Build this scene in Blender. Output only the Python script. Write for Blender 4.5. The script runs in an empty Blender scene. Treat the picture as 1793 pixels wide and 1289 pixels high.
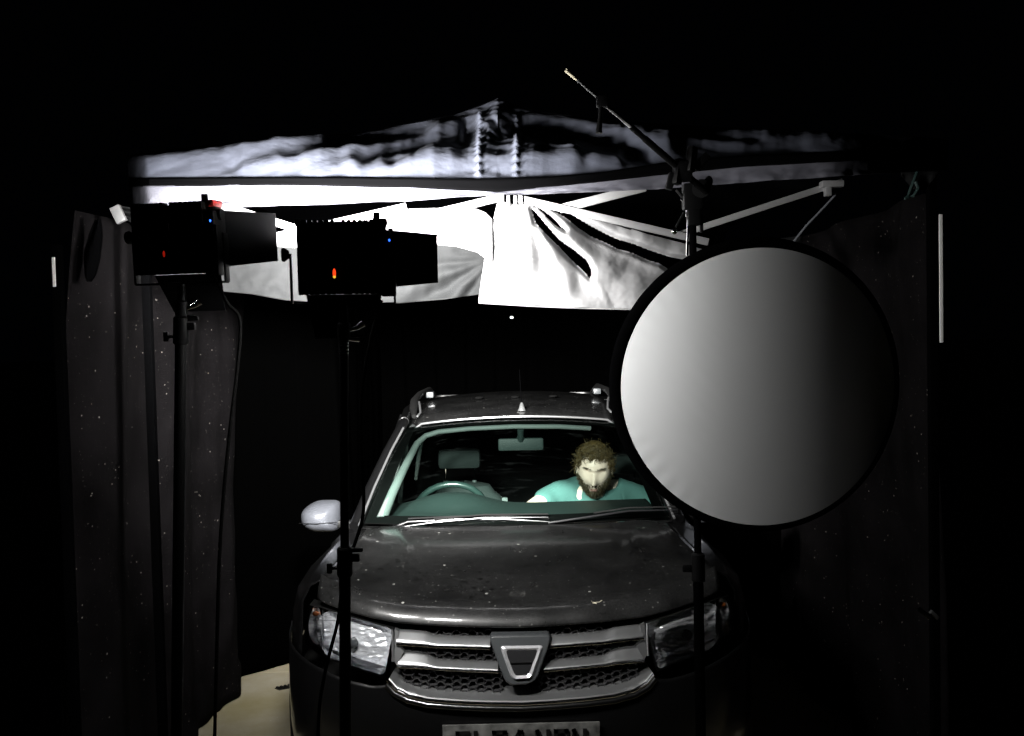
import bpy, bmesh, math, random
from mathutils import Vector, Matrix, noise
R = math.radians
C = bpy.context.scene.collection
sc = bpy.context.scene
rnd = random.Random(7)

# ------------------------------------------------------------------ camera, world, exposure
F, CAMH, PITCH, ROLL = 1650.0, 1.90, R(2.0), R(1.3)
cd = bpy.data.cameras.new("camera")
cam = bpy.data.objects.new("camera", cd); C.objects.link(cam)
cd.sensor_width = 36.0; cd.lens = 36.0 * F / 1793.0
cd.clip_start = 0.02; cd.clip_end = 500
cam.matrix_world = Matrix.Translation((0, 0, CAMH)) @ Matrix.Rotation(R(90) - PITCH, 4, 'X') @ Matrix.Rotation(-ROLL, 4, 'Z')
sc.camera = cam
w = bpy.data.worlds.new("World"); sc.world = w; w.use_nodes = True
w.node_tree.nodes["Background"].inputs[0].default_value = (0.010, 0.012, 0.018, 1)
w.node_tree.nodes["Background"].inputs[1].default_value = 0.02
sc.view_settings.view_transform = 'Standard'
sc.view_settings.look = 'None'
sc.view_settings.exposure = 0.0
sc.view_settings.gamma = 1.0
LAMP_L = 430.0           # radiance of the wide spill of the LED faces
BEAM_W, BEAM_SPREAD = 150.0, R(88)   # lensed forward beam of each LED panel

def at(px, py, Y):
    """a measured pixel of the photograph -> the point of the place at distance Y"""
    u = (px - 896.5) / F; v = -(py - 644.5) / F
    u2 = u * math.cos(ROLL) + v * math.sin(ROLL); v2 = -u * math.sin(ROLL) + v * math.cos(ROLL)
    d = Vector((u2, math.cos(PITCH) + v2 * math.sin(PITCH), -math.sin(PITCH) + v2 * math.cos(PITCH)))
    return d * (Y / d.y) + Vector((0, 0, CAMH))

def interp(pts, x):
    if x <= pts[0][0]: return pts[0][1]
    for (a, fa), (b, fb) in zip(pts, pts[1:]):
        if x <= b: return fa + (fb - fa) * (x - a) / (b - a)
    return pts[-1][1]
def sm(a, b, x):
    if a > b: return 1 - sm(b, a, x)
    t = max(0.0, min(1.0, (x - a) / (b - a))) if a != b else float(x > a)
    return t * t * (3 - 2 * t)
def inside(poly, x, y):
    r = False; n = len(poly)
    for i in range(n):
        (x1, y1), (x2, y2) = poly[i], poly[(i + 1) % n]
        if (y1 > y) != (y2 > y) and x < (x2 - x1) * (y - y1) / (y2 - y1) + x1: r = not r
    return r

# ------------------------------------------------------------------ mesh helpers
class MB:
    def __init__(s): s.v = []; s.f = []
    def add(s, vs, fs, M=None):
        o = len(s.v)
        s.v += [tuple(M @ Vector(q)) if M else tuple(q) for q in vs]
        s.f += [tuple(i + o for i in f) for f in fs]; return s
    def box(s, c, d, M=None, bev=0.0):
        x, y, z = d[0] / 2, d[1] / 2, d[2] / 2
        if bev <= 0:
            vs = [Vector(c) + Vector((i * x, j * y, k * z)) for i in (-1, 1) for j in (-1, 1) for k in (-1, 1)]
            fs = [(0, 1, 3, 2), (4, 6, 7, 5), (0, 4, 5, 1), (2, 3, 7, 6), (0, 2, 6, 4), (1, 5, 7, 3)]
            return s.add(vs, fs, M)
        bm = bmesh.new(); bmesh.ops.create_cube(bm, size=1.0)
        for q in bm.verts: q.co = Vector((q.co.x * d[0], q.co.y * d[1], q.co.z * d[2])) + Vector(c)
        bmesh.ops.bevel(bm, geom=bm.edges[:], offset=bev, segments=2, affect='EDGES', profile=0.6)
        return s.bm(bm, M)
    def bm(s, bm, M=None):
        bm.verts.index_update()
        s.add([q.co.copy() for q in bm.verts], [[q.index for q in f.verts] for f in bm.faces], M); bm.free(); return s
    def bar(s, a, b, wd, ht, up=(0, 0, 1), bev=0.0):
        a = Vector(a); b = Vector(b); d = (b - a); L = d.length; d.normalize()
        u = Vector(up); sx = d.cross(u)
        if sx.length < 1e-4: sx = d.cross(Vector((0, 1, 0)))
        sx.normalize(); uu = sx.cross(d)
        M = Matrix((sx, d, uu)).transposed().to_4x4(); M.translation = (a + b) / 2
        return s.box((0, 0, 0), (wd, L, ht), M, bev)
    def tube(s, pts, r, n=10, caps=True):
        pts = [Vector(p) for p in pts]; m = len(pts)
        rr = r if isinstance(r, (list, tuple)) else [r] * m
        t = [(pts[min(i + 1, m - 1)] - pts[max(i - 1, 0)]).normalized() for i in range(m)]
        x = t[0].orthogonal().normalized(); vs = []; fs = []
        for i in range(m):
            x = (x - t[i] * x.dot(t[i]))
            x = x.normalized() if x.length > 1e-6 else t[i].orthogonal().normalized()
            y = t[i].cross(x)
            for k in range(n):
                a = 2 * math.pi * k / n
                vs.append(pts[i] + (x * math.cos(a) + y * math.sin(a)) * rr[i])
        for i in range(m - 1):
            for k in range(n):
                a = i * n + k; b = i * n + (k + 1) % n
                fs.append((a, b, b + n, a + n))
        if caps:
            fs.append(tuple(range(n - 1, -1, -1))); fs.append(tuple(range((m - 1) * n, m * n)))
        return s.add(vs, fs)
    def cyl(s, a, b, r, n=16): return s.tube([a, b], r, n)
    def ell(s, c, d, M=None, n=16, m=10):
        vs = []; fs = []
        for i in range(m + 1):
            ph = math.pi * i / m
            for k in range(n):
                th = 2 * math.pi * k / n
                vs.append(Vector(c) + Vector((d[0] * math.sin(ph) * math.cos(th), d[1] * math.sin(ph) * math.sin(th), d[2] * math.cos(ph))))
        for i in range(m):
            for k in range(n):
                fs.append((i * n + k, (i + 1) * n + k, (i + 1) * n + (k + 1) % n, i * n + (k + 1) % n))
        return s.add(vs, fs, M)
    def grid(s, fn, nu, nv, keep=None, flip=False, wrap=False):
        vs = [fn(i / nu, j / nv) for j in range(nv + 1) for i in range(nu + 1)]; fs = []
        for j in range(nv):
            for i in range(nu):
                a = j * (nu + 1) + i
                f = (a, a + 1, a + nu + 2, a + nu + 1)
                if keep and not keep((i + .5) / nu, (j + .5) / nv): continue
                fs.append(f[::-1] if flip else f)
        return s.add(vs, fs)
    def prism(s, poly, fn, d0, d1):
        """closed outline poly [(a,b)] extruded between depths; fn(a,b,d)->point"""
        n = len(poly)
        vs = [fn(a, b, d0) for a, b in poly] + [fn(a, b, d1) for a, b in poly]
        fs = [tuple(range(n)), tuple(range(2 * n - 1, n - 1, -1))]
        fs += [(i, i + n, (i + 1) % n + n, (i + 1) % n) for i in range(n)]
        return s.add(vs, fs)
    def build(s, name, m, parent=None, smooth=True, solid=0.0, bevel=0.0, auto=40, off=0.0):
        me = bpy.data.meshes.new(name); me.from_pydata(s.v, [], s.f); me.validate()
        bm = bmesh.new(); bm.from_mesh(me)
        bmesh.ops.remove_doubles(bm, verts=bm.verts, dist=1e-6)
        bmesh.ops.recalc_face_normals(bm, faces=bm.faces)
        loose = [q for q in bm.verts if not q.link_faces]
        bmesh.ops.delete(bm, geom=loose, context='VERTS')
        if smooth:
            for f in bm.faces: f.smooth = True
            for e in bm.edges:
                if len(e.link_faces) == 2 and e.calc_face_angle(0) > R(auto): e.smooth = False
        bm.to_mesh(me); bm.free()
        o = bpy.data.objects.new(name, me); C.objects.link(o)
        if m: me.materials.append(m)
        if solid:
            md = o.modifiers.new("thick", 'SOLIDIFY'); md.thickness = solid; md.offset = off
        if bevel:
            md = o.modifiers.new("bevel", 'BEVEL'); md.width = bevel; md.segments = 2; md.limit_method = 'ANGLE'
        if parent: o.parent = parent
        return o

def tag(o, label=None, cat=None, group=None, kind=None):
    if label: o['label'] = label
    if cat: o['category'] = cat
    if group: o['group'] = group
    if kind: o['kind'] = kind
    return o
def empty(name, loc, label, cat, group=None, rot=(0, 0, 0)):
    o = bpy.data.objects.new(name, None); C.objects.link(o); o.empty_display_size = .1
    o.location = loc; o.rotation_euler = rot
    return tag(o, label, cat, group)

# ------------------------------------------------------------------ materials
def mat(name, col, rough=.5, metal=0.0, bump=None, var=None, spec=.5, coat=0.0, aniso=None, sheen=0):
    m = bpy.data.materials.new(name); m.use_nodes = True
    nt = m.node_tree; p = nt.nodes["Principled BSDF"]
    p.inputs["Base Color"].default_value = (*col, 1); p.inputs["Roughness"].default_value = rough
    p.inputs["Metallic"].default_value = metal; p.inputs["Specular IOR Level"].default_value = spec
    if coat: p.inputs["Coat Weight"].default_value = coat; p.inputs["Coat Roughness"].default_value = .05
    tc = nt.nodes.new("ShaderNodeTexCoord")
    if var:                                   # (scale, amount) mottling of the base colour
        n = nt.nodes.new("ShaderNodeTexNoise"); n.inputs["Scale"].default_value = var[0]; n.inputs["Detail"].default_value = 6
        nt.links.new(tc.outputs["Object"], n.inputs["Vector"])
        r = nt.nodes.new("ShaderNodeValToRGB")
        r.color_ramp.elements[0].position = .3; r.color_ramp.elements[1].position = .7
        r.color_ramp.elements[0].color = (*[c * (1 - var[1]) for c in col], 1)
        r.color_ramp.elements[1].color = (*[min(1, c * (1 + var[1])) for c in col], 1)
        nt.links.new(n.outputs["Fac"], r.inputs["Fac"]); nt.links.new(r.outputs["Color"], p.inputs["Base Color"])
    if bump:                                  # list of (scale, strength, distance)
        prev = None
        for scl, st, di in bump:
            n = nt.nodes.new("ShaderNodeTexNoise"); n.inputs["Scale"].default_value = scl; n.inputs["Detail"].default_value = 5
            nt.links.new(tc.outputs["Object"], n.inputs["Vector"])
            b = nt.nodes.new("ShaderNodeBump"); b.inputs["Strength"].default_value = st; b.inputs["Distance"].default_value = di
            nt.links.new(n.outputs["Fac"], b.inputs["Height"])
            if prev: nt.links.new(prev.outputs["Normal"], b.inputs["Normal"])
            prev = b
        nt.links.new(prev.outputs["Normal"], p.inputs["Normal"])
    return m

def specks(m, layers):
    """dust flecks: layers of (voronoi scale, radius, density 0-1, colour)"""
    nt = m.node_tree; p = nt.nodes["Principled BSDF"]
    tc = nt.nodes.new("ShaderNodeTexCoord")
    for scl, rad, dens, col in layers:
        v = nt.nodes.new("ShaderNodeTexVoronoi"); v.inputs["Scale"].default_value = scl
        nt.links.new(tc.outputs["Object"], v.inputs["Vector"])
        lt = nt.nodes.new("ShaderNodeMath"); lt.operation = 'LESS_THAN'; lt.inputs[1].default_value = rad
        nt.links.new(v.outputs["Distance"], lt.inputs[0])
        sep = nt.nodes.new("ShaderNodeSeparateColor"); nt.links.new(v.outputs["Color"], sep.inputs[0])
        l2 = nt.nodes.new("ShaderNodeMath"); l2.operation = 'LESS_THAN'; l2.inputs[1].default_value = dens
        nt.links.new(sep.outputs[0], l2.inputs[0])
        mu = nt.nodes.new("ShaderNodeMath"); mu.operation = 'MULTIPLY'
        nt.links.new(lt.outputs[0], mu.inputs[0]); nt.links.new(l2.outputs[0], mu.inputs[1])
        mx = nt.nodes.new("ShaderNodeMix"); mx.data_type = 'RGBA'
        nt.links.new(mu.outputs[0], mx.inputs["Factor"])
        src = p.inputs["Base Color"]
        if src.links: nt.links.new(src.links[0].from_socket, mx.inputs["A"])
        else: mx.inputs["A"].default_value = src.default_value
        mx.inputs["B"].default_value = (*col, 1)
        nt.links.new(mx.outputs["Result"], p.inputs["Base Color"])
    return m

def emit(name, col, st):
    m = bpy.data.materials.new(name); m.use_nodes = True; nt = m.node_tree
    p = nt.nodes["Principled BSDF"]; p.inputs["Base Color"].default_value = (*[c * .3 for c in col], 1)
    p.inputs["Emission Color"].default_value = (*col, 1); p.inputs["Emission Strength"].default_value = st
    return m

def glass(name, tint, refl=1.0, rough=.02, dust=0.0):
    m = bpy.data.materials.new(name); m.use_nodes = True; nt = m.node_tree; nt.nodes.clear()
    out = nt.nodes.new("ShaderNodeOutputMaterial"); mix = nt.nodes.new("ShaderNodeMixShader")
    tr = nt.nodes.new("ShaderNodeBsdfTransparent"); tr.inputs[0].default_value = (*tint, 1)
    gl = nt.nodes.new("ShaderNodeBsdfGlossy"); gl.inputs["Roughness"].default_value = rough
    fr = nt.nodes.new("ShaderNodeFresnel"); fr.inputs[0].default_value = 1.45
    mu = nt.nodes.new("ShaderNodeMath"); mu.operation = 'MULTIPLY'; mu.inputs[1].default_value = refl
    nt.links.new(fr.outputs[0], mu.inputs[0]); nt.links.new(mu.outputs[0], mix.inputs[0])
    nt.links.new(tr.outputs[0], mix.inputs[1]); nt.links.new(gl.outputs[0], mix.inputs[2])
    if dust:                                  # thin film of dirt; its streaks also stand in for reflections on the glass
        tc = nt.nodes.new("ShaderNodeTexCoord"); mp = nt.nodes.new("ShaderNodeMapping"); mp.inputs["Scale"].default_value = (2.2, 9, 9)
        n = nt.nodes.new("ShaderNodeTexNoise"); n.inputs["Scale"].default_value = 2.2; n.inputs["Detail"].default_value = 8; n.inputs["Roughness"].default_value = .7
        nt.links.new(tc.outputs["Object"], mp.inputs[0]); nt.links.new(mp.outputs[0], n.inputs["Vector"])
        r = nt.nodes.new("ShaderNodeMapRange"); r.inputs["From Min"].default_value = .56; r.inputs["From Max"].default_value = .75; r.inputs["To Max"].default_value = dust
        nt.links.new(n.outputs["Fac"], r.inputs["Value"])
        df = nt.nodes.new("ShaderNodeBsdfDiffuse"); df.inputs[0].default_value = (.35, .42, .40, 1); m2 = nt.nodes.new("ShaderNodeMixShader")
        nt.links.new(r.outputs[0], m2.inputs[0]); nt.links.new(mix.outputs[0], m2.inputs[1]); nt.links.new(df.outputs[0], m2.inputs[2]); mix = m2
    nt.links.new(mix.outputs[0], out.inputs[0]); return m

M = {}
M['navy'] = mat("navy_canopy", (.050, .054, .070), .40, bump=[(13, .32, .014), (48, .16, .004)], spec=.6)
M['valance'] = mat("valance_cloth", (.055, .055, .066), .5, bump=[(14, .3, .01), (70, .15, .003)], var=(6, .3), spec=.2)
M['matt_black'] = mat("dead_black", (.0009, .0009, .001), 1.0, spec=.0)
M['under'] = mat("dark_lining", (.0015, .0015, .0018), 1.0, spec=.0)
M['alu'] = mat("aluminium_bar", (.26, .26, .265), .38, .55, bump=[(90, .05, .002)])
M['glint'] = mat('painted_glint', (.9, .9, .88), .4, .1)  # bright colour for the lamplit stretches of the dark poles
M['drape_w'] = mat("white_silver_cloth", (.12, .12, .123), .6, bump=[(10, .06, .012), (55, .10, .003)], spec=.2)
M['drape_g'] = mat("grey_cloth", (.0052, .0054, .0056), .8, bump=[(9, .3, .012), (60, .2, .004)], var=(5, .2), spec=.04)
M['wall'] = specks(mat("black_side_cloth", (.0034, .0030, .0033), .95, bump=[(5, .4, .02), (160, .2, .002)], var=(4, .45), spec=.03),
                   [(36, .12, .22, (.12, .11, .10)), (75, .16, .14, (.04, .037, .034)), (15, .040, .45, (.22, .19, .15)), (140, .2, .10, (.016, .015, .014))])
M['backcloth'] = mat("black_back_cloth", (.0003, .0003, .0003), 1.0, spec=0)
M['black'] = mat("black_plastic", (.002, .002, .0022), .5, bump=[(120, .1, .001)], spec=.12)
M['blackmetal'] = mat("black_painted_metal", (.0012, .0012, .0013), .5, spec=.10, bump=[(300, .12, .0006)])
M['door'] = mat("black_barn_door", (.005, .005, .0055), .8, spec=.03, bump=[(420, .3, .0008)])
M['red'] = mat("red_plastic", (.35, .012, .01), .4)
M['chrome'] = mat("chrome", (.8, .8, .82), .08, 1.0)
M['emblem'] = mat('emblem_chrome', (.85, .85, .88), .24, .6)
M['satin'] = mat("satin_silver", (.30, .305, .31), .36, .8, bump=[(200, .05, .0005)])
M['paint'] = mat("black_car_paint", (.003, .003, .0032), .28, .0, coat=.6, spec=.6)
M['trimblack'] = mat("black_trim", (.004, .004, .004), .55, spec=.25)
M['mesh'] = mat("grille_mesh", (.04, .04, .042), .4, spec=.6)
M['void'] = mat("dark_void", (.002, .002, .002), .9, spec=.05)
M['wiper'] = mat('wiper_black', (.012, .012, .013), .28, .0, spec=.8)
M['rubber'] = mat("rubber", (.01, .01, .01), .8, spec=.2)
M['mirrorcap'] = mat("silver_mirror_cap", (.10, .105, .12), .35, .3, bump=[(40, .06, .002)])
M['trim_light'] = mat("light_pillar_trim", (.11, .125, .12), .7)
M['dash'] = mat("dash_plastic", (.015, .026, .024), .6, bump=[(300, .2, .0008)], spec=.4)
M['wheelrim'] = mat('steering_rim', (.016, .030, .027), .3, spec=.7)
M['dash2'] = mat('badge_grey', (.05, .054, .057), .36, spec=.5, bump=[(200, .05, .0005)])
M['seat'] = mat("seat_cloth", (.012, .018, .017), .85, bump=[(200, .2, .001)])
M['glass'] = glass("windscreen_glass", (.80, .925, .88), .8, .015, .006)
M['sideglass'] = glass("side_glass", (.4, .55, .5), .8, .02)
M['lens'] = glass("headlight_lens", (.94, .95, .96), 1.0, .02)
M['amber'] = mat("amber_plastic", (.30, .085, .02), .3)
M['plate'] = mat("plate_white", (.11, .11, .105), .45, var=(26, .65))
M['letter'] = mat("plate_letter_black", (.004, .004, .004), .5)
M['skin'] = mat("skin", (.90, .67, .56), .5, bump=[(80, .1, .002)])
M['hair'] = mat("brown_hair", (.095, .060, .022), .45, var=(40, .5))
M['beard'] = mat("beard_hair", (.062, .043, .020), .5, var=(60, .4))
M['shirt'] = mat("teal_shirt", (.080, .180, .168), .85, bump=[(12, .35, .02), (260, .2, .001)])
M['trousers'] = mat("dark_trousers", (.02, .02, .03), .9)
M['cable'] = mat("black_cable", (.001, .001, .001), .8, spec=.05)
M['green'] = mat("green_cord", (.012, .030, .028), .6)
M['leaf'] = mat("dry_debris", (.5, .46, .36), .8)
M['dropping'] = mat("bird_dropping", (.75, .75, .72), .7)
M['reflector'] = mat("reflector_cloth", (.58, .59, .60), .7, spec=.05, bump=[(60, .035, .0015), (300, .10, .0004)])
M['redled'] = emit("red_indicator", (1, .06, .01), 1.2)
M['dimred'] = emit('dim_red_indicator', (1, .03, .01), .22)
M['yellowled'] = emit("yellow_indicator", (1, .6, .05), .9)
M['blueled'] = emit("blue_indicator", (.03, .15, 1), 3.0)
M['led'] = emit("led_face", (1.0, .985, .955), LAMP_L)

def chrome_facets():
    m = mat("headlight_reflector", (.88, .89, .92), .20, .62)
    nt = m.node_tree; p = nt.nodes["Principled BSDF"]; tc = nt.nodes.new("ShaderNodeTexCoord")
    v = nt.nodes.new("ShaderNodeTexVoronoi"); v.inputs["Scale"].default_value = 34; v.feature = 'SMOOTH_F1'
    n = nt.nodes.new("ShaderNodeTexNoise"); n.inputs["Scale"].default_value = 22; n.inputs["Detail"].default_value = 4
    mp = nt.nodes.new("ShaderNodeMapping"); mp.inputs["Scale"].default_value = (1, 1, 2.2)
    nt.links.new(tc.outputs["Object"], mp.inputs[0]); nt.links.new(mp.outputs[0], v.inputs["Vector"]); nt.links.new(mp.outputs[0], n.inputs["Vector"])
    b = nt.nodes.new("ShaderNodeBump"); b.inputs["Strength"].default_value = .6; b.inputs["Distance"].default_value = .012
    nt.links.new(v.outputs["Distance"], b.inputs["Height"])
    b2 = nt.nodes.new("ShaderNodeBump"); b2.inputs["Strength"].default_value = .5; b2.inputs["Distance"].default_value = .012
    nt.links.new(n.outputs["Fac"], b2.inputs["Height"]); nt.links.new(b.outputs[0], b2.inputs["Normal"])
    nt.links.new(b2.outputs[0], p.inputs["Normal"]); return m
M['facets'] = chrome_facets()

def dusty_paint():
    m = mat("dusty_bonnet_paint", (.005, .005, .005), .36, 0.0, coat=1.0, spec=.3)
    nt = m.node_tree; p = nt.nodes["Principled BSDF"]; L = nt.links
    tc = nt.nodes.new("ShaderNodeTexCoord")
    def nz(s, d, vec=None, rough=.6):
        n = nt.nodes.new("ShaderNodeTexNoise"); n.inputs["Scale"].default_value = s; n.inputs["Detail"].default_value = d
        n.inputs["Roughness"].default_value = rough
        L.new(vec or tc.outputs["Object"], n.inputs["Vector"]); return n
    def ramp(src, a, b, ca, cb):
        r = nt.nodes.new("ShaderNodeValToRGB"); r.color_ramp.elements[0].position = a; r.color_ramp.elements[1].position = b
        r.color_ramp.elements[0].color = (*ca, 1); r.color_ramp.elements[1].color = (*cb, 1); L.new(src, r.inputs["Fac"]); return r
    p.inputs['Coat Roughness'].default_value = .10
    film = ramp(nz(5, 8).outputs["Fac"], .25, .75, (.0050, .0051, .0052), (.0190, .0190, .0190))
    fine = ramp(nz(130, 5, rough=.85).outputs["Fac"], .35, .75, (.30, .30, .30), (2.3, 2.3, 2.3))
    mu = nt.nodes.new("ShaderNodeMix"); mu.data_type = 'RGBA'; mu.blend_type = 'MULTIPLY'; mu.inputs["Factor"].default_value = 1
    L.new(film.outputs[0], mu.inputs["A"]); L.new(fine.outputs[0], mu.inputs["B"])
    # dried water runs along the fall of the bonnet
    mp = nt.nodes.new("ShaderNodeMapping"); mp.inputs["Scale"].default_value = (34, 1.6, 1.6); L.new(tc.outputs["Object"], mp.inputs[0])
    runs = ramp(nz(1.0, 3, mp.outputs[0]).outputs["Fac"], .66, .74, (0, 0, 0), (.012, .012, .011))
    ad = nt.nodes.new("ShaderNodeMix"); ad.data_type = 'RGBA'; ad.blend_type = 'ADD'; ad.inputs["Factor"].default_value = 1
    L.new(mu.outputs["Result"], ad.inputs["A"]); L.new(runs.outputs[0], ad.inputs["B"])
    # dark damp spots, clustered
    vo = nt.nodes.new("ShaderNodeTexVoronoi"); vo.inputs["Scale"].default_value = 30; L.new(tc.outputs["Object"], vo.inputs["Vector"])
    spot = ramp(vo.outputs["Distance"], .22, .34, (1, 1, 1), (0, 0, 0))
    clus = ramp(nz(4.2, 2).outputs["Fac"], .52, .62, (0, 0, 0), (1, 1, 1))
    mm = nt.nodes.new("ShaderNodeMath"); mm.operation = 'MULTIPLY'; L.new(spot.outputs[0], mm.inputs[0]); L.new(clus.outputs[0], mm.inputs[1])
    m2 = nt.nodes.new("ShaderNodeMix"); m2.data_type = 'RGBA'; L.new(mm.outputs[0], m2.inputs["Factor"])
    L.new(ad.outputs["Result"], m2.inputs["A"]); m2.inputs["B"].default_value = (.0022, .0022, .0022, 1)
    L.new(m2.outputs["Result"], p.inputs["Base Color"])
    ro = ramp(nz(7, 6).outputs["Fac"], .3, .7, (.26, .26, .26), (.46, .46, .46)); L.new(ro.outputs[0], p.inputs["Roughness"])
    return specks(m, [(48, .17, .16, (.10, .10, .095)), (90, .22, .10, (.07, .07, .068)), (17, .09, .35, (.3, .3, .28))])
M['bonnet'] = dusty_paint()

def concrete():
    m = mat("concrete_slabs", (.36, .32, .22), .85, bump=[(40, .25, .004), (220, .25, .002)], spec=.2)
    nt = m.node_tree; p = nt.nodes["Principled BSDF"]; L = nt.links; tc = nt.nodes.new("ShaderNodeTexCoord")
    n = nt.nodes.new("ShaderNodeTexNoise"); n.inputs["Scale"].default_value = 1.7; n.inputs["Detail"].default_value = 9; n.inputs["Roughness"].default_value = .65
    L.new(tc.outputs["Object"], n.inputs["Vector"])
    r = nt.nodes.new("ShaderNodeValToRGB"); L.new(n.outputs["Fac"], r.inputs["Fac"])
    r.color_ramp.elements[0].position = .3; r.color_ramp.elements[0].color = (.30, .255, .13, 1)
    r.color_ramp.elements[1].position = .68; r.color_ramp.elements[1].color = (.47, .42, .33, 1)
    b = nt.nodes.new("ShaderNodeTexBrick"); b.inputs["Scale"].default_value = 1.0; b.inputs["Brick Width"].default_value = 1.8
    b.inputs["Row Height"].default_value = .9; b.inputs["Mortar Size"].default_value = .004
    b.inputs["Color1"].default_value = (1, 1, 1, 1); b.inputs["Color2"].default_value = (.88, .9, .9, 1); b.inputs["Mortar"].default_value = (1.35, 1.35, 1.3, 1)
    mp = nt.nodes.new("ShaderNodeMapping"); mp.inputs["Location"].default_value = (.3, .06, 0); L.new(tc.outputs["Object"], mp.inputs[0]); L.new(mp.outputs[0], b.inputs["Vector"])
    mu = nt.nodes.new("ShaderNodeMix"); mu.data_type = 'RGBA'; mu.blend_type = 'MULTIPLY'; mu.inputs["Factor"].default_value = 1
    L.new(r.outputs[0], mu.inputs["A"]); L.new(b.outputs["Color"], mu.inputs["B"]); L.new(mu.outputs["Result"], p.inputs["Base Color"])
    return specks(m, [(9, .04, .3, (.10, .08, .04)), (40, .07, .08, (.7, .68, .6))])
M['concrete'] = concrete()

# ------------------------------------------------------------------ ground
g = MB(); g.grid(lambda u, v: Vector((-60 + 120 * u, -20 + 140 * v, 0)), 12, 14)
tag(g.build("ground", M['concrete']), "pale yellowish concrete yard floor", kind='structure')

# ------------------------------------------------------------------ gazebo
GY = 3.20                                         # front eave distance
gaz = empty("gazebo", (0, GY, 0), "dark navy pop up gazebo with crumpled pyramid roof over the car", "gazebo")
def loc(p, root): return Vector(p) - Vector(root.location)

eave = [(60, 316), (235, 314), (600, 313), (830, 316), (960, 312), (1060, 303), (1180, 284), (1300, 275), (1640, 262), (1720, 262)]
sil = [(60, 316), (150, 290), (240, 268), (330, 257), (450, 247), (600, 238), (700, 220), (780, 206), (830, 190), (872, 172), (915, 190),
       (960, 200), (1040, 209), (1150, 217), (1300, 224), (1450, 231), (1600, 240), (1680, 252), (1720, 262)]
PXC = -.07; PD = 1.15
def hip(px):
    py = interp(sil, px); Y = 4.0
    for _ in range(25):
        p = at(px, py, Y); Y = .5 * Y + .5 * (GY + PD * (1 - min(1, abs(p.x - PXC) / 1.58)))
    return at(px, py, Y)

# brightness of the slope as the folds would catch a lamp below: (polyline in photo pixels, half width px, gain)
streaks = [
    ([(235, 270), (330, 259), (470, 247)], 6, 1.3), ([(235, 279), (360, 268), (470, 256), (560, 243)], 5, -1.6),
    ([(240, 302), (330, 295), (420, 284)], 9, 1.3), ([(410, 284), (520, 268), (640, 243), (740, 215)], 8, 1.5),
    ([(500, 291), (620, 268), (720, 243), (800, 214)], 5, -1.1), ([(430, 303), (540, 294), (640, 274), (720, 250), (815, 212)], 9, 1.8),
    ([(540, 306), (640, 300), (700, 285)], 8, 1.4), ([(640, 300), (690, 275), (745, 255), (790, 258)], 10, -1.6),
    ([(690, 296), (745, 272), (815, 266)], 9, -1.3), ([(620, 308), (760, 300), (900, 294), (1000, 296)], 8, 1.7),
    ([(770, 252), (790, 257), (805, 250)], 4, 1.6),
    ([(836, 225), (850, 238), (866, 246)], 4, 1.4), ([(866, 218), (880, 232), (905, 238)], 4, 1.5), ([(845, 243), (860, 250), (875, 252)], 4, -1.4),
    ([(842, 252), (870, 256), (900, 253)], 3, 1.2), ([(842, 262), (870, 262), (905, 260)], 3, -1.2), ([(842, 270), (870, 269), (905, 271)], 3, 1.2),
    ([(842, 280), (870, 276), (905, 278)], 3, -1.0),
    ([(905, 208), (990, 222), (1080, 244), (1165, 272)], 14, 2.0), ([(900, 238), (960, 252), (1060, 272), (1150, 288)], 8, -1.5), ([(900, 302), (980, 298), (1080, 290)], 8, 1.5),
    ([(1140, 225), (1260, 238), (1340, 250)], 7, .8), ([(1170, 242), (1220, 247), (1330, 253)], 4, -1.2), ([(1180, 252), (1300, 262), (1450, 258)], 6, .6),
    ([(1160, 290), (1260, 278), (1400, 266)], 8, -1.2), ([(1380, 236), (1500, 240), (1600, 246)], 8, .4), ([(1230, 262), (1290, 270), (1400, 262)], 4, -.8),
]
def turn(px):
    """the roof cloth is bent back so its lit ends fade to dark: distance lost towards both ends"""
    return .30 * max(0, (262 - px) / 36) ** 2 + .55 * max(0, (px - 1440) / 220) ** 2
def sdist(line, x, y):
    best = 1e9
    for (x1, y1), (x2, y2) in zip(line, line[1:]):
        dx, dy = x2 - x1, y2 - y1; L2 = dx * dx + dy * dy
        t = max(0, min(1, ((x - x1) * dx + (y - y1) * dy) / L2))
        best = min(best, math.hypot((x - x1 - t * dx) * .55, y - y1 - t * dy))
    return best
NU, NV = 480, 110
P0, P1 = 226, 1660
cols = []
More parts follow.
